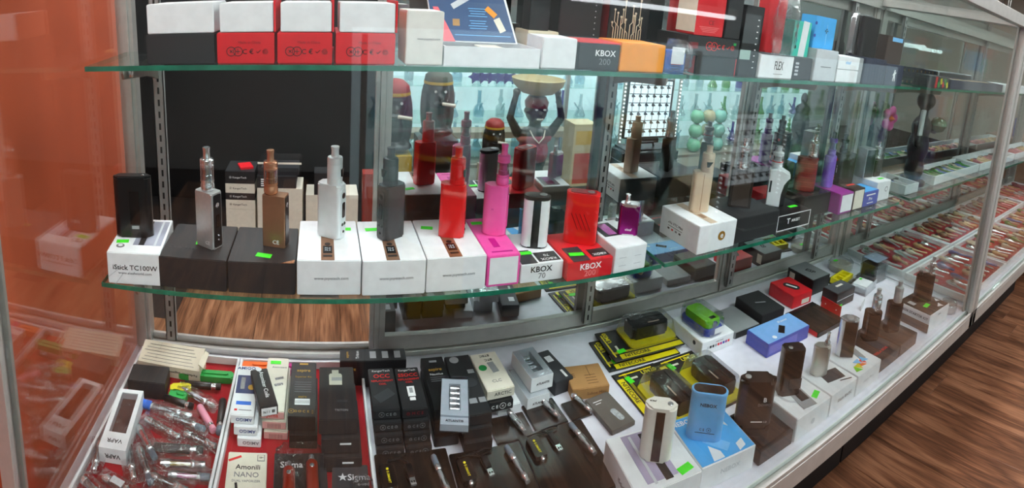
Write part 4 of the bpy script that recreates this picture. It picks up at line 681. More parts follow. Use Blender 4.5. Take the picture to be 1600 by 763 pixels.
d_ = mod('box_mod', 'white mod with a dark front stripe standing on a white box', .514, .602, ZD0 + .0505, .052, .028, .096, -36, mat('pearl_paint', (222, 220, 210), .3, coat=.3), .013, .003); panel(d_, 'front', .0, .046, .014, .088, mat('dark_glass_strip', (34, 28, 25), .15), 'front_strip', t=.001); button(d_, 'top', .014, 0, .0048, STEEL); txt(d_, 'top', 'eleaf', .006, -.014, .003, INKK); part('connector', mlathe([(.0045, .0), (.0045, .0012), (.003, .0014)], 14), BLACKP, d_, (.014, 0, .096))
d_ = mod('box_mod', 'powder blue NEBOX mod with a dark top on a blue box', .616, .600, ZD0 + .0465, .062, .026, .087, -40, BLUEP, .0128, .001); txt(d_, 'front', 'NEBOX', .0085, 0, .068, INKK, bold=.03); txt(d_, 'front', 'C E  ⊗', .006, 0, .022, INKK); panel(d_, 'front', 0, .016, .034, .0008, INKK, 'printed_line'); part('rim', mrounded(.064, .028, .006, .0138, .001), BLUEP, d_, (0, 0, .084)); part('top_well', mrounded(.056, .021, .001, .010, 0), mat('dark_well', (38, 28, 22), .2), d_, (0, 0, .0898))
d_ = mod('box_mod', 'black rounded box mod with a silver logo on a low dark box', .728, .590, ZD0 + .0305, .068, .032, .094, -34, BLACKP, .014, .006); button(d_, 'top', -.02, .0, .006, BRUSH); txt(d_, 'front', 'B', .012, .014, .058, INKW, bold=.04); txt(d_, 'front', 'DOVPO', .007, .014, .048, INKG); txt(d_, 'front', '1.3', .005, .020, .014, INKW); panel(d_, 'front', .004, .014, .022, .0016, INKW, 'printed_line')
d_ = mod('box_mod', 'black octagonal mod with a steel button on the BASIC box', .828, .595, ZD0 + .0505, .044, .030, .096, -26, mat('dark_glossy_brown', (30, 24, 22), .2), .006, .002); button(d_, 'top', -.008, -.002, .005, STEEL); panel(d_, 'front', .008, .025, .026, .022, mat('dark_label', (70, 62, 58), .3), 'label')
d_ = mod('box_mod', 'silver pocket mod with a thin steel mouthpiece', .926, .592, ZD0 + .0505, .036, .022, .066, -40, mat('satin_silver', (205, 200, 192), .3, .85), .009, .003); part('mouthpiece', mlathe([(.006, .066), (.006, .074), (.0035, .078), (.0035, .092), (.0045, .094)], 16), STEEL, d_, (.009, 0, 0)); panel(d_, 'right', 0, .045, .005, .02, BLACKP, 'slot', t=.001)
d_ = mod('box_mod', 'dark mod with a polished silver rim and top', 1.03, .598, ZD0 + .0505, .044, .028, .090, -44, STEEL, .013, .003); panel(d_, 'front', .002, .044, .03, .084, mat('dark_glossy_brown', (30, 24, 22), .2), 'dark_face', t=.0014); part('top_plate', mlathe([(.008, .0898), (.008, .0912), (.005, .0915)], 18), BRUSH, d_)
for (lab, x, y, w, h, tm) in (('dark upright mod with a steel tank on the red lettered box', 1.162, .612, .04, .075, STEEL), ('tall dark mod with a black and steel tank on the patterned box', 1.242, .596, .038, .078, BRUSH)):
    d_ = mod('box_mod', lab, x, y, ZD0 + .0335, w, .028, h, -34, mat('dark_glossy_brown', (30, 24, 22), .2), .005, .002); panel(d_, 'front', 0, h * .5, w * .7, h * .8, BLACKP, 'face_plate', t=.0008); tank(d_, .005, 0, h, .0115, .056, tm, glass=False, tip=BRUSH, cap=tm)
d_ = mod('box_mod', 'dark curved mod with a clear side tank on the NEBOX STARTER KIT box', 1.424, .602, ZD0 + .0535, .058, .026, .078, -38, mat('dark_glossy_brown', (30, 24, 22), .2), .012, .002); part('chimney', mlathe([(.006, .077), (.006, .088), (.004, .09)], 14), BLACKP, d_, (-.018, 0, 0)); tank(d_, .016, 0, .078, .010, .052, STEEL)
o = thing('round_jar', 'small clear round jar with a white insert in the right corner', 'jar', (1.527, .552, ZD0)); part('jar', mlathe([(.022, 0), (.024, .002), (.024, .026), (.022, .028)], 24), BLISTER, o); part('insert', mlathe([(.018, .001), (.02, .004), (.02, .02), (.008, .022)], 20), WHITE, o); part('lid', mlathe([(.0245, .0285), (.0245, .034), (.02, .036)], 24), BLISTER, o)
# middle band
b = box('product_box', 'pale blue box with royal blue sides and a dark window', .932, 1.085, .742, .816, ZD0, .035, DBLUE); panel(b, 'top', 0, 0, .148, .069, mat('cornflower_card', (120, 170, 225), .4), 'blue_lid'); panel(b, 'top', .0, -.008, .034, .016, SCREEN, 'window', 40, e=.0006); txt(b, 'top', 'iPower', .012, .03, .018, INKW, 0).location.z += .0005; disc(b, 'top', -.04, -.022, .006, INKW); panel(b, 'front', -.02, .018, .1, .02, mat('periwinkle', (96, 100, 190), .4), 'clear_front')
b = box('product_box', 'white box with a row of colour swatches under the green mod', .799, .899, .824, .940, ZD0, .036, WHITE)
for i, m_ in enumerate((LGREY, INKK, INKK, GREY, INKR, MAG, DBLUE, PURP, INKR)): panel(b, 'front', -.03 + i * .008, .018, .0058, .006, m_, 'colour_swatch')
txt(b, 'front', 'eleaf iStick', .0055, .004, .027, INKG); disc(b, 'left', .03, .022, .005, CHAR)
o = thing('box_mod', 'lime green mod lying in a clear plastic case', 'vaporizer', (.842, .882, ZD0 + .0365), 4); DIM[o.name] = (.06, .1, .04)
part('mod_body', mrounded(.044, .08, .018, .006, .003), LIME, o, (0, 0, .016)); part('mod_screen', mbox(.016, .010, .001), SCREEN, o, (.004, -.028, .0338)); part('mod_connector', mlathe([(.008, 0), (.008, .004)], 16), STEEL, o, (0, -.04, .025), (R(90), 0, 0)); part('tray_insert', mrounded(.054, .092, .015, .008), DBLUE, o, (0, 0, .001)); part('clear_shell', mprism(rrect(.062, .102, .014), .042, .008), BLISTER, o); part('label', mbox(.03, .0004, .014), WHITE, o, (.008, -.0516, .006))
b = box('product_box', 'flat grey box with a pale sheen behind the blue box', .918, 1.004, .838, .938, ZD0, .018, mat('silver_card', (140, 142, 144), .35)); panel(b, 'front', 0, .009, .08, .016, BLACKM, 'dark_side')
b = box('product_box', 'black box with faint lettering behind the pale blue box', 1.010, 1.094, .836, .942, ZD0, .038, BLACKM, -2); panel(b, 'top', 0, 0, .03, .004, GREY, 'printed_line', -20)
b = box('product_box', 'bright red box with a dark oval print', 1.157, 1.238, .858, .954, ZD0, .038, RED, -2); loc, rot = face(b, 'top', 0, 0, .0003); part('oval_print', mprism(rrect(.026, .05, .012), .0004), INKK, b, loc, (0, 0, R(25))); panel(b, 'top', 0, 0, .006, .034, INKW, 'printed_line', 25, e=.0008); panel(b, 'front', .014, .012, .032, .014, IVORY, 'barcode_label')
b = box('product_box', 'black box with a silver lid and bold black print', 1.262, 1.346, .878, .980, ZD0, .050, BLACK); panel(b, 'top', 0, 0, .080, .098, mat('silver_lid', (140, 144, 146), .35, .3), 'silver_lid'); txt(b, 'top', 'ESP', .022, 0, -.004, INKK, -75, .04).location.z += .0005; panel(b, 'left', -.03, .026, .02, .03, IVORY, 'white_label')
b = box('product_box', 'small dark box with clear lid behind the dark mods', 1.262, 1.352, .786, .842, ZD0, .046, BLACK); panel(b, 'top', 0, 0, .084, .05, mat('slate_card', (74, 76, 80), .25), 'clear_lid'); panel(b, 'top', .006, .006, .03, .008, IVORY, e=.0006); panel(b, 'front', 0, .024, .088, .002, STEEL, 'clear_edge'); sticker(b, 'front', -.02, .006, 0, .012, .006)
o = thing('card_holder', 'folded red card with small rivets behind the dark mod', 'card', (1.236, .786, ZD0), 86); part('upright', mbox(.072, .0015, .034), RED, o); part('foot', mbox(.072, .014, .0015), RED, o, (0, .0075, 0))
for x in (-.02, .02): part('rivet', mlathe([(.0018, 0), (.0018, .001)], 10), INKW, o, (x, .0008, .018), (R(-90), 0, 0))
b = box('product_box', 'thin black box with a red rim beside the bright red box', 1.104, 1.222, .725, .842, ZD0, .014, mat('black_gloss_card', (26, 23, 22), .22)); panel(b, 'left', 0, .007, .11, .012, RED, 'red_rim'); panel(b, 'front', 0, .007, .11, .012, BLACKM, 'front_side')
o = thing('blister_pack', 'yellow and black blister card beside the silver lidded box', 'blister pack', (1.425, .885, ZD0), 8); part('card', mbox(.09, .075, .003), BLACKM, o); part('yellow_frame', mboxes([(-.04, .04, -.02, -.012, .003, .02), (-.04, .04, .012, .02, .003, .02), (-.04, -.034, -.012, .012, .003, .02), (.034, .04, -.012, .012, .003, .02), (-.012, -.006, -.012, .012, .003, .02), (.008, .014, -.012, .012, .003, .02)]), YEL, o)
o = thing('clear_case', 'oval clear case with a pale insert and green sticker', 'plastic case', (1.500, .945, ZD0)); DIM[o.name] = (.085, .07, .028); part('insert', mrounded(.078, .062, .018, .025), mat('putty', (190, 186, 165), .5), o); part('clear_shell', mrounded(.09, .072, .03, .03, .004), BLISTER, o); part('price_sticker', mbox(.018, .01, .0006), NEON, o, (-.02, .01, .0305))
o = thing('clear_case', 'square clear lidded case with dark contents', 'plastic case', (1.527, .832, ZD0)); part('contents', mbox(.066, .054, .06), BLACKM, o); part('inner_card', mbox(.066, .054, .002), mat('pale_print', (150, 170, 190), .2), o, (0, 0, .0745)); part('clear_shell', mbox(.074, .062, .082, .003, 2), BLISTER, o); part('lid_rim', mboxes([(-.038, .038, -.032, -.031, .05, .053), (-.038, .038, .031, .032, .05, .053), (-.038, -.037, -.031, .031, .05, .053), (.037, .038, -.031, .031, .05, .053)]), BLISTER, o)
o = thing('clear_case', 'open clear tray with a white insert behind the tank mod', 'plastic case', (1.438, .815, ZD0), 10); part('insert', mbox(.07, .05, .02, .003), WHITE, o, (0, 0, .001)); part('clear_shell', mboxes([(-.042, .042, -.032, -.031, 0, .03), (-.042, .042, .031, .032, 0, .03), (-.042, -.041, -.031, .031, 0, .03), (.041, .042, -.031, .031, 0, .03), (-.042, .042, -.032, .032, -.0004, .0006)]), BLISTER, o); part('price_sticker', mbox(.012, .008, .0006), NEON, o, (.02, .015, .0212))
solid('price_card', mbox(.036, .001, .026), WHITE, 'small white price card leaning by the tank mods', 'card', (1.335, .742, ZD0 + .0002), 20)
# ================================================================== second case: trays of pipes
def mpipe(L, r, bend=.0):
    pr = [(r * .35, 0), (r * .42, L * .05), (r * .40, L * .45), (r * .75, L * .60), (r, L * .75), (r * .95, L * .88), (r * .5, L * .98)]
    return mlathe(pr, 10)
PIPE = [mpipe(.085, .011), mpipe(.07, .013), mpipe(.10, .009), mlathe([(.004, 0), (.0045, .01), (.0045, .08), (.007, .09), (.006, .1)], 10)]
PCOL = [('amber', mat('amber_glass', (206, 164, 116), .12, coat=.5)), ('smoky grey', mat('smoke_glass', (172, 168, 166), .12, coat=.5)), ('mottled brown', mat('mottled_brown', (156, 116, 90), .2, vary=.4, scale=90)), ('pale cream', mat('cream_glass', (205, 192, 165), .15, coat=.5)), ('green', mat('green_glass', (70, 130, 60), .12, coat=.5)), ('rosy pink', mat('rose_glass', (190, 110, 112), .14, coat=.5)), ('steel blue', mat('blue_glass', (70, 95, 150), .12, coat=.5)), ('silver', STEEL)]
rg = random.Random(11)
def fill(x0, x1, y0, y1, z, nx, ny, where, cols, ang=(70, 110), shapes=(0, 1, 2)):
    for i in range(nx):
        for j in range(ny):
            cn, cm = PCOL[cols[(i * 3 + j * 5 + rg.randint(0, 1)) % len(cols)]]; s = shapes[(i + j) % len(shapes)]
            x = x0 + (i + .5) * (x1 - x0) / nx; y = y0 + (j + .15) * (y1 - y0) / ny
            a = rg.uniform(*ang); o = thing('pipe', cn + ' hand pipe lying in the ' + where, 'pipe', (x, y, z), a, 'pipes in the ' + where + ', ' + cn)
            part('pipe_body', PIPE[s], cm, o, (0, 0, .0135), (0, R(90), 0)); 
            if s < 2: part('bowl_mouth', mlathe([(.006, 0), (.007, .003), (.0045, .003), (.004, .001)], 10), mat('bowl_dark', (40, 30, 26), .6), o, (.062 if s == 0 else .052, 0, .0235))
TR2 = [(1.625, 2.02, .775, 1.005, 'rear tray nearest the post', [3, 1, 7, 0], 9, 2), (2.03, 2.50, .775, 1.005, 'second rear tray', [1, 3, 0, 2], 10, 2), (2.51, 3.05, .775, 1.005, 'third rear tray', [3, 5, 1], 10, 2), (3.06, 3.55, .775, 1.005, 'farthest rear tray', [5, 1, 0], 8, 2),
       (1.625, 2.02, .53, .765, 'front tray nearest the post', [7, 3, 6, 7], 8, 2), (2.03, 2.50, .53, .765, 'second front tray', [3, 4, 7, 0], 11, 2), (2.51, 3.05, .53, .765, 'third front tray', [0, 4, 6, 3, 5], 11, 2), (3.06, 3.55, .53, .765, 'farthest front tray', [3, 5, 6], 8, 2)]
for (x0, x1, y0, y1, lab, cols, nx, ny) in TR2:
    tray('white edged tray on red felt, the ' + lab + ' of the second case', x0, x1, y0, y1, ZD0, .022, FELT, TRAYW, .008); fill(x0 + .02, x1 - .02, y0 + .01, y1 - .02, ZD0 + .0042, nx, ny, lab + ' of the second case', cols, (72, 108))
for (x0, x1, y0, y1, lab, cols, nx) in ((1.64, 1.74, .83, .97, 'small middle shelf tray', [6, 1], 3), (1.89, 2.36, .84, .965, 'white middle shelf tray', [4, 6, 1, 4, 3, 5], 12), (2.37, 2.9, .84, .985, 'long middle shelf tray', [2, 0, 5, 0], 12), (2.92, 3.5, .84, .985, 'farthest middle shelf tray', [0, 5, 3], 10)):
    tray('white plastic tray on the second case shelf, the ' + lab, x0, x1, y0, y1, .9905, .034, mat('pale_tray', (205, 212, 218), .5), TRAYW, .006); fill(x0 + .015, x1 - .015, y0 + .012, y1 - .04, .9950, nx, 1, lab, cols, (60, 120), (1, 0))
b = box('product_box', 'rasta striped packet in red, yellow and green on the second case shelf', 1.640, 1.800, .815, .875, 1.37, .040, CHAR); panel(b, 'front', -.022, .02, .016, .038, RED, 'red_stripe')
for i in range(5): panel(b, 'front', .0 + i * .017, .012 + (i % 2) * .012, .014, .020, (GREEN, YEL, RED, GREEN, YEL)[i], 'striped_patch', 20)
o = thing('display_tray', 'long dark tray on the top shelf of the second case', 'tray', (2.11, .86, 1.3705)); part('tray_frame', mboxes([(-.29, .29, -.045, -.040, 0, .034), (-.29, .29, .04, .045, 0, .034), (-.29, -.285, -.04, .04, 0, .034), (.285, .29, -.04, .04, 0, .034), (-.285, .285, -.04, .04, 0, .004)]), NAVY, o)
for i in range(14): s_ = solid('rolling_tip', mlathe([(.006, 0), (.006, .05), (.003, .052)], 8), PCOL[(0, 3)[i % 2]][1], 'wooden rolling tip lying in the long dark tray', 'rolling tip', (1.85 + i * .04, .86, 1.3950), rot=(0, R(90), R(70)), group='rolling tips in the long dark tray')
tray('white tray on the top shelf of the second case', 2.42, 2.95, .815, .905, 1.3705, .034, mat('pale_tray', (205, 212, 218), .5))
def blob(name, lst, m_, parent, loc=(0, 0, 0), vox=.006, label=None):
    """one continuous surface grown from overlapping ellipsoids and limbs"""
    bm = bmesh.new()
    for s in lst:
        if len(s) == 6:
            g = bmesh.ops.create_uvsphere(bm, u_segments=16, v_segments=10, radius=1)['verts']; bmesh.ops.scale(bm, vec=s[3:], verts=g); bmesh.ops.translate(bm, vec=s[:3], verts=g)
        else:
            a, c, r0, r1 = Vector(s[0]), Vector(s[1]), s[2], s[3]
            for t in range(9):
                f = t / 8; g = bmesh.ops.create_uvsphere(bm, u_segments=10, v_segments=6, radius=r0 + (r1 - r0) * f)['verts']; bmesh.ops.translate(bm, vec=a.lerp(c, f), verts=g)
    o = part(name, fin(bm), m_, parent, loc); md = o.modifiers.new('skin', 'REMESH'); md.mode = 'VOXEL'; md.voxel_size = vox; md.use_smooth_shade = True
    sm = o.modifiers.new('soft', 'SMOOTH'); sm.iterations = 3; sm.factor = .5
    if label: o['label'] = label
    return o
EBONY = mat('ebony_wood', (30, 22, 18), .28); RASTA_Y = mat('rasta_yellow', (205, 165, 40), .5); RASTA_R = mat('rasta_red', (150, 30, 30), .5); PINKSH = mat('rose_cloth', (150, 62, 80), .6)
o = thing('figurine', 'tall black carved figurine with a green globe on the second case shelf', 'figurine', (2.03, .985, .9905)); 
o.location = (1.818, .90, .9905); o.scale = (1.45, 1.45, 1.2)
blob('body', [(0, 0, .05, .026, .026, .05), (0, 0, .12, .032, .028, .06), (0, 0, .18, .03, .026, .04), (0, 0, .225, .012, .012, .03), (0, 0, .265, .024, .026, .03), ((-.03, 0, .19), (-.034, -.014, .13), .010, .008), ((.03, 0, .19), (.032, -.022, .17), .010, .008)], EBONY, o, vox=.004); part('base', mlathe([(.034, 0), (.036, .003), (.036, .012), (.03, .014)], 20), EBONY, o); part('globe', mlathe([(.004, -.024), (.016, -.018), (.024, 0), (.016, .018), (.004, .024)], 18), mat('mottled_green', (70, 110, 80), .2, vary=.5, scale=60), o, (.034, -.03, .195)); part('white_scarf', mboxes([(-.04, -.022, -.018, -.010, .16, .24)], .002), WHITE, o)
o = thing('soft_toy', 'pink plush flower hanging behind the carved figurine', 'soft toy', (1.70, .985, 1.255)); o.location = (1.72, .985, 1.225); blob('petals', [(.03 * math.cos(a), 0, .03 * math.sin(a), .02, .014, .02) for a in (0, 1.2, 2.5, 3.8, 5)], PINKP, o, vox=.005); part('heart', mlathe([(.002, -.01), (.014, 0), (.002, .01)], 14), ORP, o, (0, -.008, 0)); part('cord', mtube([(0, 0, .03), (0, 0, .135)], .0012), BLACKP, o)

# ================================================================== behind the case, seen through the open back
o = thing('wall_shelf', 'black wall shelf behind the open back of the case', 'shelf', (0, 0, 0)); part('board', mboxes([(-1.6, .9, 2.46, 3.05, .22, .25)]), mat('shelf_black', (18, 17, 18), .5), o); part('back_panel', mboxes([(-1.6, .9, 3.06, 3.09, .0, 1.9)]), mat('panel_black', (13, 12, 13), .35), o); part('upper_board', mboxes([(-1.6, .9, 2.6, 3.05, 1.10, 1.13)]), mat('shelf_black', (18, 17, 18), .5), o)
for x in (-1.6, .88): part('side_panel', mboxes([(x, x + .02, 2.46, 3.05, 0, 1.9)]), mat('panel_black', (13, 12, 13), .35), o)
zz = .2505
for i, (m_, h, lab) in enumerate(((IVORY, .176, 'deep white box at the bottom of the left stack behind the case'), (IVORY, .048, 'lower white coil box in the left stack behind the case'), (BLACKM, .034, 'lower black coil box in the left stack behind the case'), (IVORY, .048, 'upper white coil box in the left stack behind the case'), (BLACKM, .062, 'upper black coil box in the left stack behind the case'))):
    b = box('coil_box', lab, -.46, -.315, 2.49, 2.66, zz, h, m_); zz += h + .0004
    if i: txt(b, 'front', '⊛ KangerTech', .014, -.01, h / 2, INKK if m_ == IVORY else INKW)
box('folded_leaflet', 'crumpled red leaflet on the left stack behind the case', -.40, -.335, 2.52, 2.60, zz, .012, RED, 20, 'leaflet')
zz = .2505
for i, (m_, h, lab) in enumerate(((IVORY, .17, 'deep white box at the bottom of the right stack behind the case'), (IVORY, .052, 'middle white box in the right stack behind the case'), (IVORY, .066, 'upper white box in the right stack behind the case'), (BLACKM, .06, 'black box with bar marks in the right stack behind the case'))):
    b = box('coil_box', lab, -.305, -.085 if i < 3 else -.115, 2.49, 2.66, zz, h, m_); zz += h + .0004
    if i == 3: [panel(b, 'front', -.066, .012 + k_ * .0105, .018, .006, INKW, 'bar_mark') for k_ in range(4)]
o = thing('clear_case', 'clear lidded case on top of the right stack behind the case', 'plastic case', (-.195, 2.575, zz)); part('contents', mbox(.18, .13, .035), CHAR, o); part('lid', mbox(.21, .155, .066, .006, 2), BLISTER, o); part('rim', mboxes([(-.105, .105, -.079, -.077, .058, .067)]), IVORY, o)
b = box('coil_box', 'single white box right of the stacks behind the case', -.07, .185, 2.51, 2.66, .2505, .25, IVORY)
b = box('coil_box', 'small dark box on the single white box behind the case', -.03, .07, 2.51, 2.61, .5009, .11, BLACKM)
b = box('coil_box', 'small red and white packet behind the case near the mirror door', .205, .28, 2.50, 2.58, .2505, .36, mat('red_brown_card', (130, 40, 32), .5))
for i, (x, w, m_) in enumerate(((.02, .08, DRED), (.11, .06, RED), (.175, .05, PURP), (.23, .05, VIOLET), (.285, .05, KRAFT))): box('product_box', ('dark red', 'bright red', 'purple', 'violet', 'tan')[i] + ' packet on the upper shelf behind the case', x, x + w, 2.64, 2.72, 1.1305, .07, m_)

# ================================================================== across the aisle (seen in the mirror doors)
o = thing('low_counter', 'low black counter across the aisle carrying the carvings', 'counter', (0, 0, 0)); part('body', mboxes([(.15, 4.2, -1.02, -.62, 0, .40)]), mat('counter_black', (26, 25, 26), .4), o); part('top', mboxes([(.13, 4.22, -1.04, -.54, .40, .43)], .002), mat('counter_top', (120, 110, 100), .4), o)
o = thing('glass_rack', 'lit white backed rack of glass water pipes across the aisle', 'shelf', (0, 0, 0)); part('back_board', mboxes([(.15, 4.6, -1.66, -1.63, .43, 1.3)]), mat('backlit_board', (205, 228, 235), .6, emit=.75), o); part('plinth', mboxes([(.15, 4.6, -1.66, -1.1, 0, .43)]), mat('rack_plinth', (150, 140, 128), .5), o)
for z in (.43, .66, .90): part('glass_board', mboxes([(.2, 4.55, -1.62, -1.25, z, z + .008)]), SHELF, o)
for x in (.18, 1.62, 1.86, 2.5, 3.3, 4.58): part('upright', mboxes([(x - .012, x + .012, -1.27, -1.24, .43, 1.3)]), ALU, o)
part('ledge', mboxes([(.2, 1.6, -1.24, -1.1, .60, .64)]), mat('ledge_wood', (150, 138, 120), .5), o); [part('ledge_bracket', mboxes([(x, x + .03, -1.24, -1.12, .43, .60)]), ALU, o) for x in (.3, 1.5)]
BG = [clear('pale_blue_glass', (205, 228, 236), f0=.12, power=1.8), clear('violet_glass', (120, 90, 190), f0=.12, power=1.8), clear('green_tint_glass', (150, 200, 130), f0=.12, power=1.8), clear('clear_bong_glass', (225, 236, 238), f0=.14, power=1.6)]
BS = [[(.035, 0), (.038, .004), (.04, .04), (.03, .07), (.014, .09), (.013, .17), (.017, .18)], [(.04, 0), (.045, .01), (.02, .06), (.012, .1), (.012, .16), (.015, .165)], [(.03, 0), (.033, .01), (.033, .07), (.012, .09), (.02, .12), (.012, .14), (.012, .19)]]
n = 0
for z in (.4385, .6685, .9085):
    for i in range(26):
        x = .26 + i * .155 + rg.uniform(-.02, .02)
        if 1.58 < x < 1.66 or 1.84 < x < 1.9: x += .06
        g = 2 if x > 2.9 and rg.random() < .6 else (1 if rg.random() < .12 else rg.choice((0, 3)))
        row = {.4385: 'bottom', .6685: 'middle', .9085: 'top'}[z]; cn = ('pale blue', 'violet', 'green tinted', 'clear')[g]
        t = thing('water_pipe', cn + ' glass water pipe on the ' + row + ' board of the lit rack', 'water pipe', (x, -1.42, z), rg.uniform(0, 360), cn + ' water pipes, ' + row + ' board'); part('glass_body', mlathe(BS[(i + n) % 3], 14), BG[g], t); part('downstem', mtube([(.01, 0, .05), (.05, 0, .10)], .006, 8), BG[g], t); n += 1
for i in range(7): solid('glass_star', mprism([(.045 * (1 if k_ % 2 else .45) * math.cos(k_ * math.pi / 5), .045 * (1 if k_ % 2 else .45) * math.sin(k_ * math.pi / 5)) for k_ in range(10)], .02, .002), mat('deep_violet_glass', (58, 44, 130), .1), 'deep violet star shaped glass piece on the rack', 'glass piece', (.98 + i * .055, -1.30, .9550), rot=(R(90), 0, 0), group='violet glass stars')
# bowl bearer
o = thing('statue', 'dark carved woman holding a wooden bowl above her head, seen mirrored', 'statue', (1.17, -.70, .4305))
blob('body', [(0, 0, .05, .13, .09, .05), (0, 0, .17, .085, .065, .12), (0, 0, .30, .105, .06, .05), (0, 0, .36, .035, .035, .05), (0, .0, .44, .062, .068, .078), (0, .066, .43, .012, .014, .014), (0, .06, .405, .03, .012, .010), ((-.10, 0, .31), (-.155, .01, .40), .030, .022), ((-.155, .01, .40), (-.125, .0, .53), .022, .018), ((.10, 0, .31), (.155, .01, .40), .030, .022), ((.155, .01, .40), (.125, .0, .53), .022, .018), (-.122, .0, .545, .022, .03, .02), (.122, 0, .545, .022, .03, .02), (-.062, 0, .44, .01, .014, .02), (.062, 0, .44, .01, .014, .02)], EBONY, o, vox=.007)
for x in (-.024, .024): part('eye', mlathe([(.0, -.006), (.008, -.003), (.008, .003), (.0, .006)], 10), INKW, o, (x, .064, .455))
part('teeth', mbox(.04, .012, .010, .003), IVORY, o, (0, .066, .398)); part('bowl', mlathe([(.03, .525), (.09, .54), (.14, .585), (.15, .62), (.142, .622), (.13, .59), (.08, .555), (.02, .545)], 28), mat('bowl_wood', (180, 160, 110), .5), o)
blob('dress', [(0, 0, .20, .092, .074, .10), (0, 0, .285, .11, .066, .045)], PINKSH, o, vox=.008); part('necklace', mtube([(-.045, .045, .335), (-.03, .07, .30), (0, .078, .27), (.03, .07, .30), (.045, .045, .335)], .004, 6), IVORY, o); part('headscarf', mlathe([(.064, .46), (.068, .49), (.05, .52), (.01, .53)], 18), DRED, o)
def bust(label, x, y, z, s, hat):
    o = thing('statue', label, 'statue', (x, y, z)); blob('head', [(0, 0, .02 * s, .09 * s, .07 * s, .03 * s), (0, 0, .09 * s, .05 * s, .05 * s, .08 * s), (0, .0, .22 * s, .062 * s, .07 * s, .085 * s), (0, .07 * s, .205 * s, .015 * s, .016 * s, .016 * s), (0, .06 * s, .172 * s, .034 * s, .014 * s, .011 * s), (-.064 * s, 0, .15 * s, .025 * s, .03 * s, .13 * s), (.064 * s, 0, .15 * s, .025 * s, .03 * s, .13 * s)], EBONY, o, vox=.006)
    for e in (-.025, .025): part('eye', mlathe([(.0, -.004), (.007 * s, 0), (.0, .004)], 12), INKW, o, (e * s, .064 * s, .235 * s), (R(90), 0, 0))
    part('cigar', mtube([(.01 * s, .07 * s, .175 * s), (.07 * s, .10 * s, .172 * s)], .009 * s, 8), IVORY, o); part('cap', mlathe([(.068 * s, .262 * s), (.074 * s, .275 * s), (.068 * s, .31 * s), (.04 * s, .335 * s), (.005, .342 * s)], 20), hat, o); part('cap_band', mlathe([(.0745 * s, .268 * s), (.0755 * s, .274 * s), (.0745 * s, .282 * s)], 20), RASTA_Y, o); return o
bust('carved rasta bust smoking a cigar, at the middle of the mirrored counter', .60, -.66, .7475, 1.02, mat('olive_cap', (70, 60, 36), .6)); box('pedestal', 'dark pedestal under the cigar smoking bust', .50, .70, -.76, -.57, .4305, .3055, EBONY, 0, 'pedestal')
bust('carved rasta bust with a red cap at the left of the mirrored counter', .375, -.66, .6680, 1.1, RASTA_R); box('pedestal', 'yellow cloth covered pedestal under the red capped bust', .285, .465, -.75, -.58, .4305, .2255, RASTA_Y, 0, 'pedestal')
bust('small round rasta head with a red and yellow cap', .89, -.57, .6180, .7, RASTA_R); box('pedestal', 'cream box under the small round rasta head', .82, .96, -.61, -.55, .4305, .1795, CREAM, 0, 'pedestal')
o = thing('wooden_dish', 'pale wooden dish in front of the cigar smoking bust', 'dish', (.53, -.585, .7), 0); o.location = (.745, -.80, .4305); part('dish', mlathe([(.03, 0), (.05, .01), (.085, .05), (.08, .052), (.05, .016), (.01, .008)], 24), mat('bowl_wood', (180, 160, 110), .5), o)
b = box('product_box', 'red and cream printed carton beside the bowl bearer', 1.37, 1.52, -.74, -.60, .4305, .38, mat('carton_cream', (205, 190, 150), .5)); panel(b, 'back', 0, .12, .12, .18, mat('carton_red', (190, 60, 40), .5)); panel(b, 'back', 0, .30, .12, .08, RASTA_Y)
# lit panel with rows of dark cones, spheres, garment form
o = thing('led_board', 'white lit board with rows of small dark fittings, seen mirrored', 'light board', (2.17, -1.06, .6005)); part('board', mbox(.36, .02, .40, .002), mat('led_board_white', (225, 240, 248), .5, emit=1.3), o); part('frame', mboxes([(-.19, -.18, -.012, .014, 0, .40), (.18, .19, -.012, .014, 0, .40), (-.19, .19, -.012, .014, .40, .41), (-.19, .19, -.012, .014, -.01, 0)]), BLACKP, o); part('foot', mboxes([(-.1, .1, -.03, .03, -.1702, -.01)]), BLACKM, o)
cone = mlathe([(.012, 0), (.010, .006), (.005, .02), (.002, .028)], 10)
for i in range(6):
    for j in range(6): part('fitting', cone, CHAR, o, (-.145 + i * .058, .01, .04 + j * .063), (R(-90), 0, 0))
    part('cross_bar', mbox(.35, .003, .005), CHAR, o, (0, .0115, .052 + i * .063)); part('upright_bar', mbox(.003, .003, .39), CHAR, o, (-.145 + i * .058, .0145, .005))
    
for x in (1.96, 2.43):
    t = thing('led_strip', 'vertical strip of white LED dots ' + ('left' if x < 2 else 'right') + ' of the lit board', 'light strip', (x, -1.06, .4305)); part('channel', mbox(.02, .015, .62), ALU, t)
    for i in range(22): part('led_dot', mlathe([(.005, 0), (.005, .003)], 8), mat('led_white', (240, 248, 255), .4, emit=5), t, (0, .0075, .03 + i * .027), (R(-90), 0, 0))
for i in range(3):
    for j in range(3): t = thing('glass_globe', 'pale ' + ('green', 'cream', 'aqua')[i] + ' glass globe in the stacked columns', 'glass globe', (2.72 + i * .12, -1.17, .4305 + j * .115), group='stacked glass globes, ' + ('green', 'cream', 'aqua')[i]); part('globe', mlathe([(.02, 0), (.045, .015), (.058, .05), (.045, .09), (.02, .108)], 18), (mat('globe_green', (130, 200, 160), .12, coat=.6), mat('globe_cream', (200, 190, 150), .12, coat=.6), mat('globe_aqua', (140, 205, 190), .12, coat=.6))[i], t); part('neck', mlathe([(.022, .104), (.022, .114)], 14), STEEL, t)
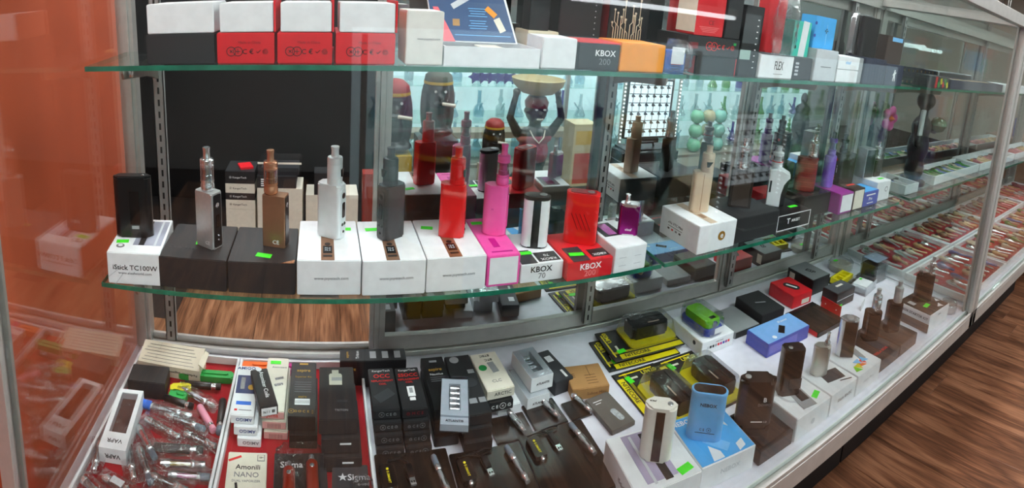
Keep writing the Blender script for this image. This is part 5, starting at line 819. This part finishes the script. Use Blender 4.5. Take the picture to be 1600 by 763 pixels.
o = thing('garment_form', 'dark navy garment on a torso form across the aisle', 'garment', (3.46, -.74, .4305)); blob('torso', [(0, 0, .12, .075, .05, .12), (0, 0, .30, .095, .055, .14), (0, 0, .43, .08, .05, .05), (0, 0, .52, .03, .03, .05)], mat('navy_cloth', (22, 24, 34), .7), o, vox=.008)
o = thing('black_case', 'black carrying case on the mirrored counter below the lit board', 'case', (1.95, -.72, .4305)); part('shell', mbox(.42, .18, .20, .02, 3), BLACKP, o); part('handle', mtube([(-.06, 0, .195), (-.05, 0, .225), (.05, 0, .225), (.06, 0, .195)], .008, 8), BLACKP, o); part('seam', mbox(.422, .182, .004), GREY, o, (0, 0, .12))
for (x0, x1, y, z, lab) in ((1.2, 2.3, -1.5, 1.50, 'bright tube light over the lit rack, centre'), (.1, 1.05, -1.5, 1.53, 'bright tube light over the lit rack, left')):
    t = thing('tube_light', lab, 'tube light', ((x0 + x1) / 2, y, z)); part('tube', mlathe([(.013, 0), (.013, x1 - x0)], 12), TUBE, t, (-(x1 - x0) / 2, 0, 0), (0, R(90), 0)); part('channel', mboxes([(-(x1 - x0) / 2, (x1 - x0) / 2, -.03, .03, .016, .05)]), ALU, t)
    for s in (-1, 1): part('hanger', mboxes([(-.004, .004, -.004, .004, .05, 2.8 - z)]), ALU, t, (s * (x1 - x0) * .4, 0, 0))
for i, (x0, x1, z0, z1, m_) in enumerate(((.3, .9, 1.55, 2.1, CHAR), (1.1, 1.5, 1.42, 2.2, BLACKM), (1.7, 2.6, 1.6, 2.3, GREY), (2.8, 3.4, 1.5, 2.0, CHAR), (3.8, 5.2, 1.4, 2.2, GREY))): solid('wall_cabinet', mboxes([(x0, x1, -3.29, -2.95, z0, z1)], .004), m_, ('dark', 'tall black', 'wide grey', 'small dark', 'long grey')[i] + ' wall cabinet high on the far wall across the aisle', 'cabinet', (0, 0, 0))
# ================================================================== far end of the shop
for i, (x, y, lab) in enumerate(((4.6, 1.6, 'tube light above the far counter, nearer one'), (6.2, 2.2, 'tube light above the far counter, farther one'), (5.6, .9, 'tube light at the end of the display row'))):
    t = thing('tube_light', lab, 'tube light', (x, y, 1.53)); part('tube', mlathe([(.02, 0), (.02, .9)], 12), TUBE, t, (-.2, -.35, 0), (R(0), R(90), R(45))); part('channel', mboxes([(-.02, .9, -.03, .03, .022, .05)]), ALU, t, (-.2, -.35, 0), (0, 0, R(45)))
    for s in (.1, .7): part('hanger', mboxes([(s - .004, s + .004, -.004, .004, .05, 1.27)]), ALU, t, (-.2, -.35, 0), (0, 0, R(45)))
for i, (x0, x1, y0, y1, h, m_, lab) in enumerate(((3.9, 5.4, .7, 1.3, .95, mat('far_counter_wood', (120, 84, 60), .5), 'brown counter beyond the second display case'), (4.2, 6.8, 1.9, 2.4, 1.2, GREY, 'grey shelving counter at the far end of the shop'))): solid('far_counter', mboxes([(x0, x1, y0, y1, 0, h), (x0 - .02, x1 + .02, y0 - .02, y1 + .02, h, h + .03)], .003), m_, lab, 'counter', (0, 0, 0))
rq = random.Random(5)
for i in range(16):
    x = 4.0 + i * .085; h = rq.uniform(.06, .2); cn, c_ = rq.choice([('red', RED), ('yellow', YEL), ('green', GREEN), ('white', WHITE), ('pink', PINKP), ('blue', DBLUE), ('orange', ORP), ('brown', KRAFT)]); box('far_packet', 'tiny ' + cn + ' packet standing on the brown counter beyond the second case', x, x + .07, .85, .92, .9805, h, c_, 0, 'packet', 'packets on the brown counter')
for i in range(14):
    x = 4.3 + i * .17; h = rq.uniform(.05, .2); cn, c_ = rq.choice([('red', RED), ('yellow', YEL), ('green', GREEN), ('white', WHITE), ('grey', CHAR), ('blue', DBLUE), ('orange', ORP), ('brown', KRAFT)]); box('far_packet', 'tiny ' + cn + ' packet standing on the grey counter at the far end', x, x + .13, 2.0, 2.1, 1.2305, h, c_, 0, 'packet', 'packets on the grey counter')
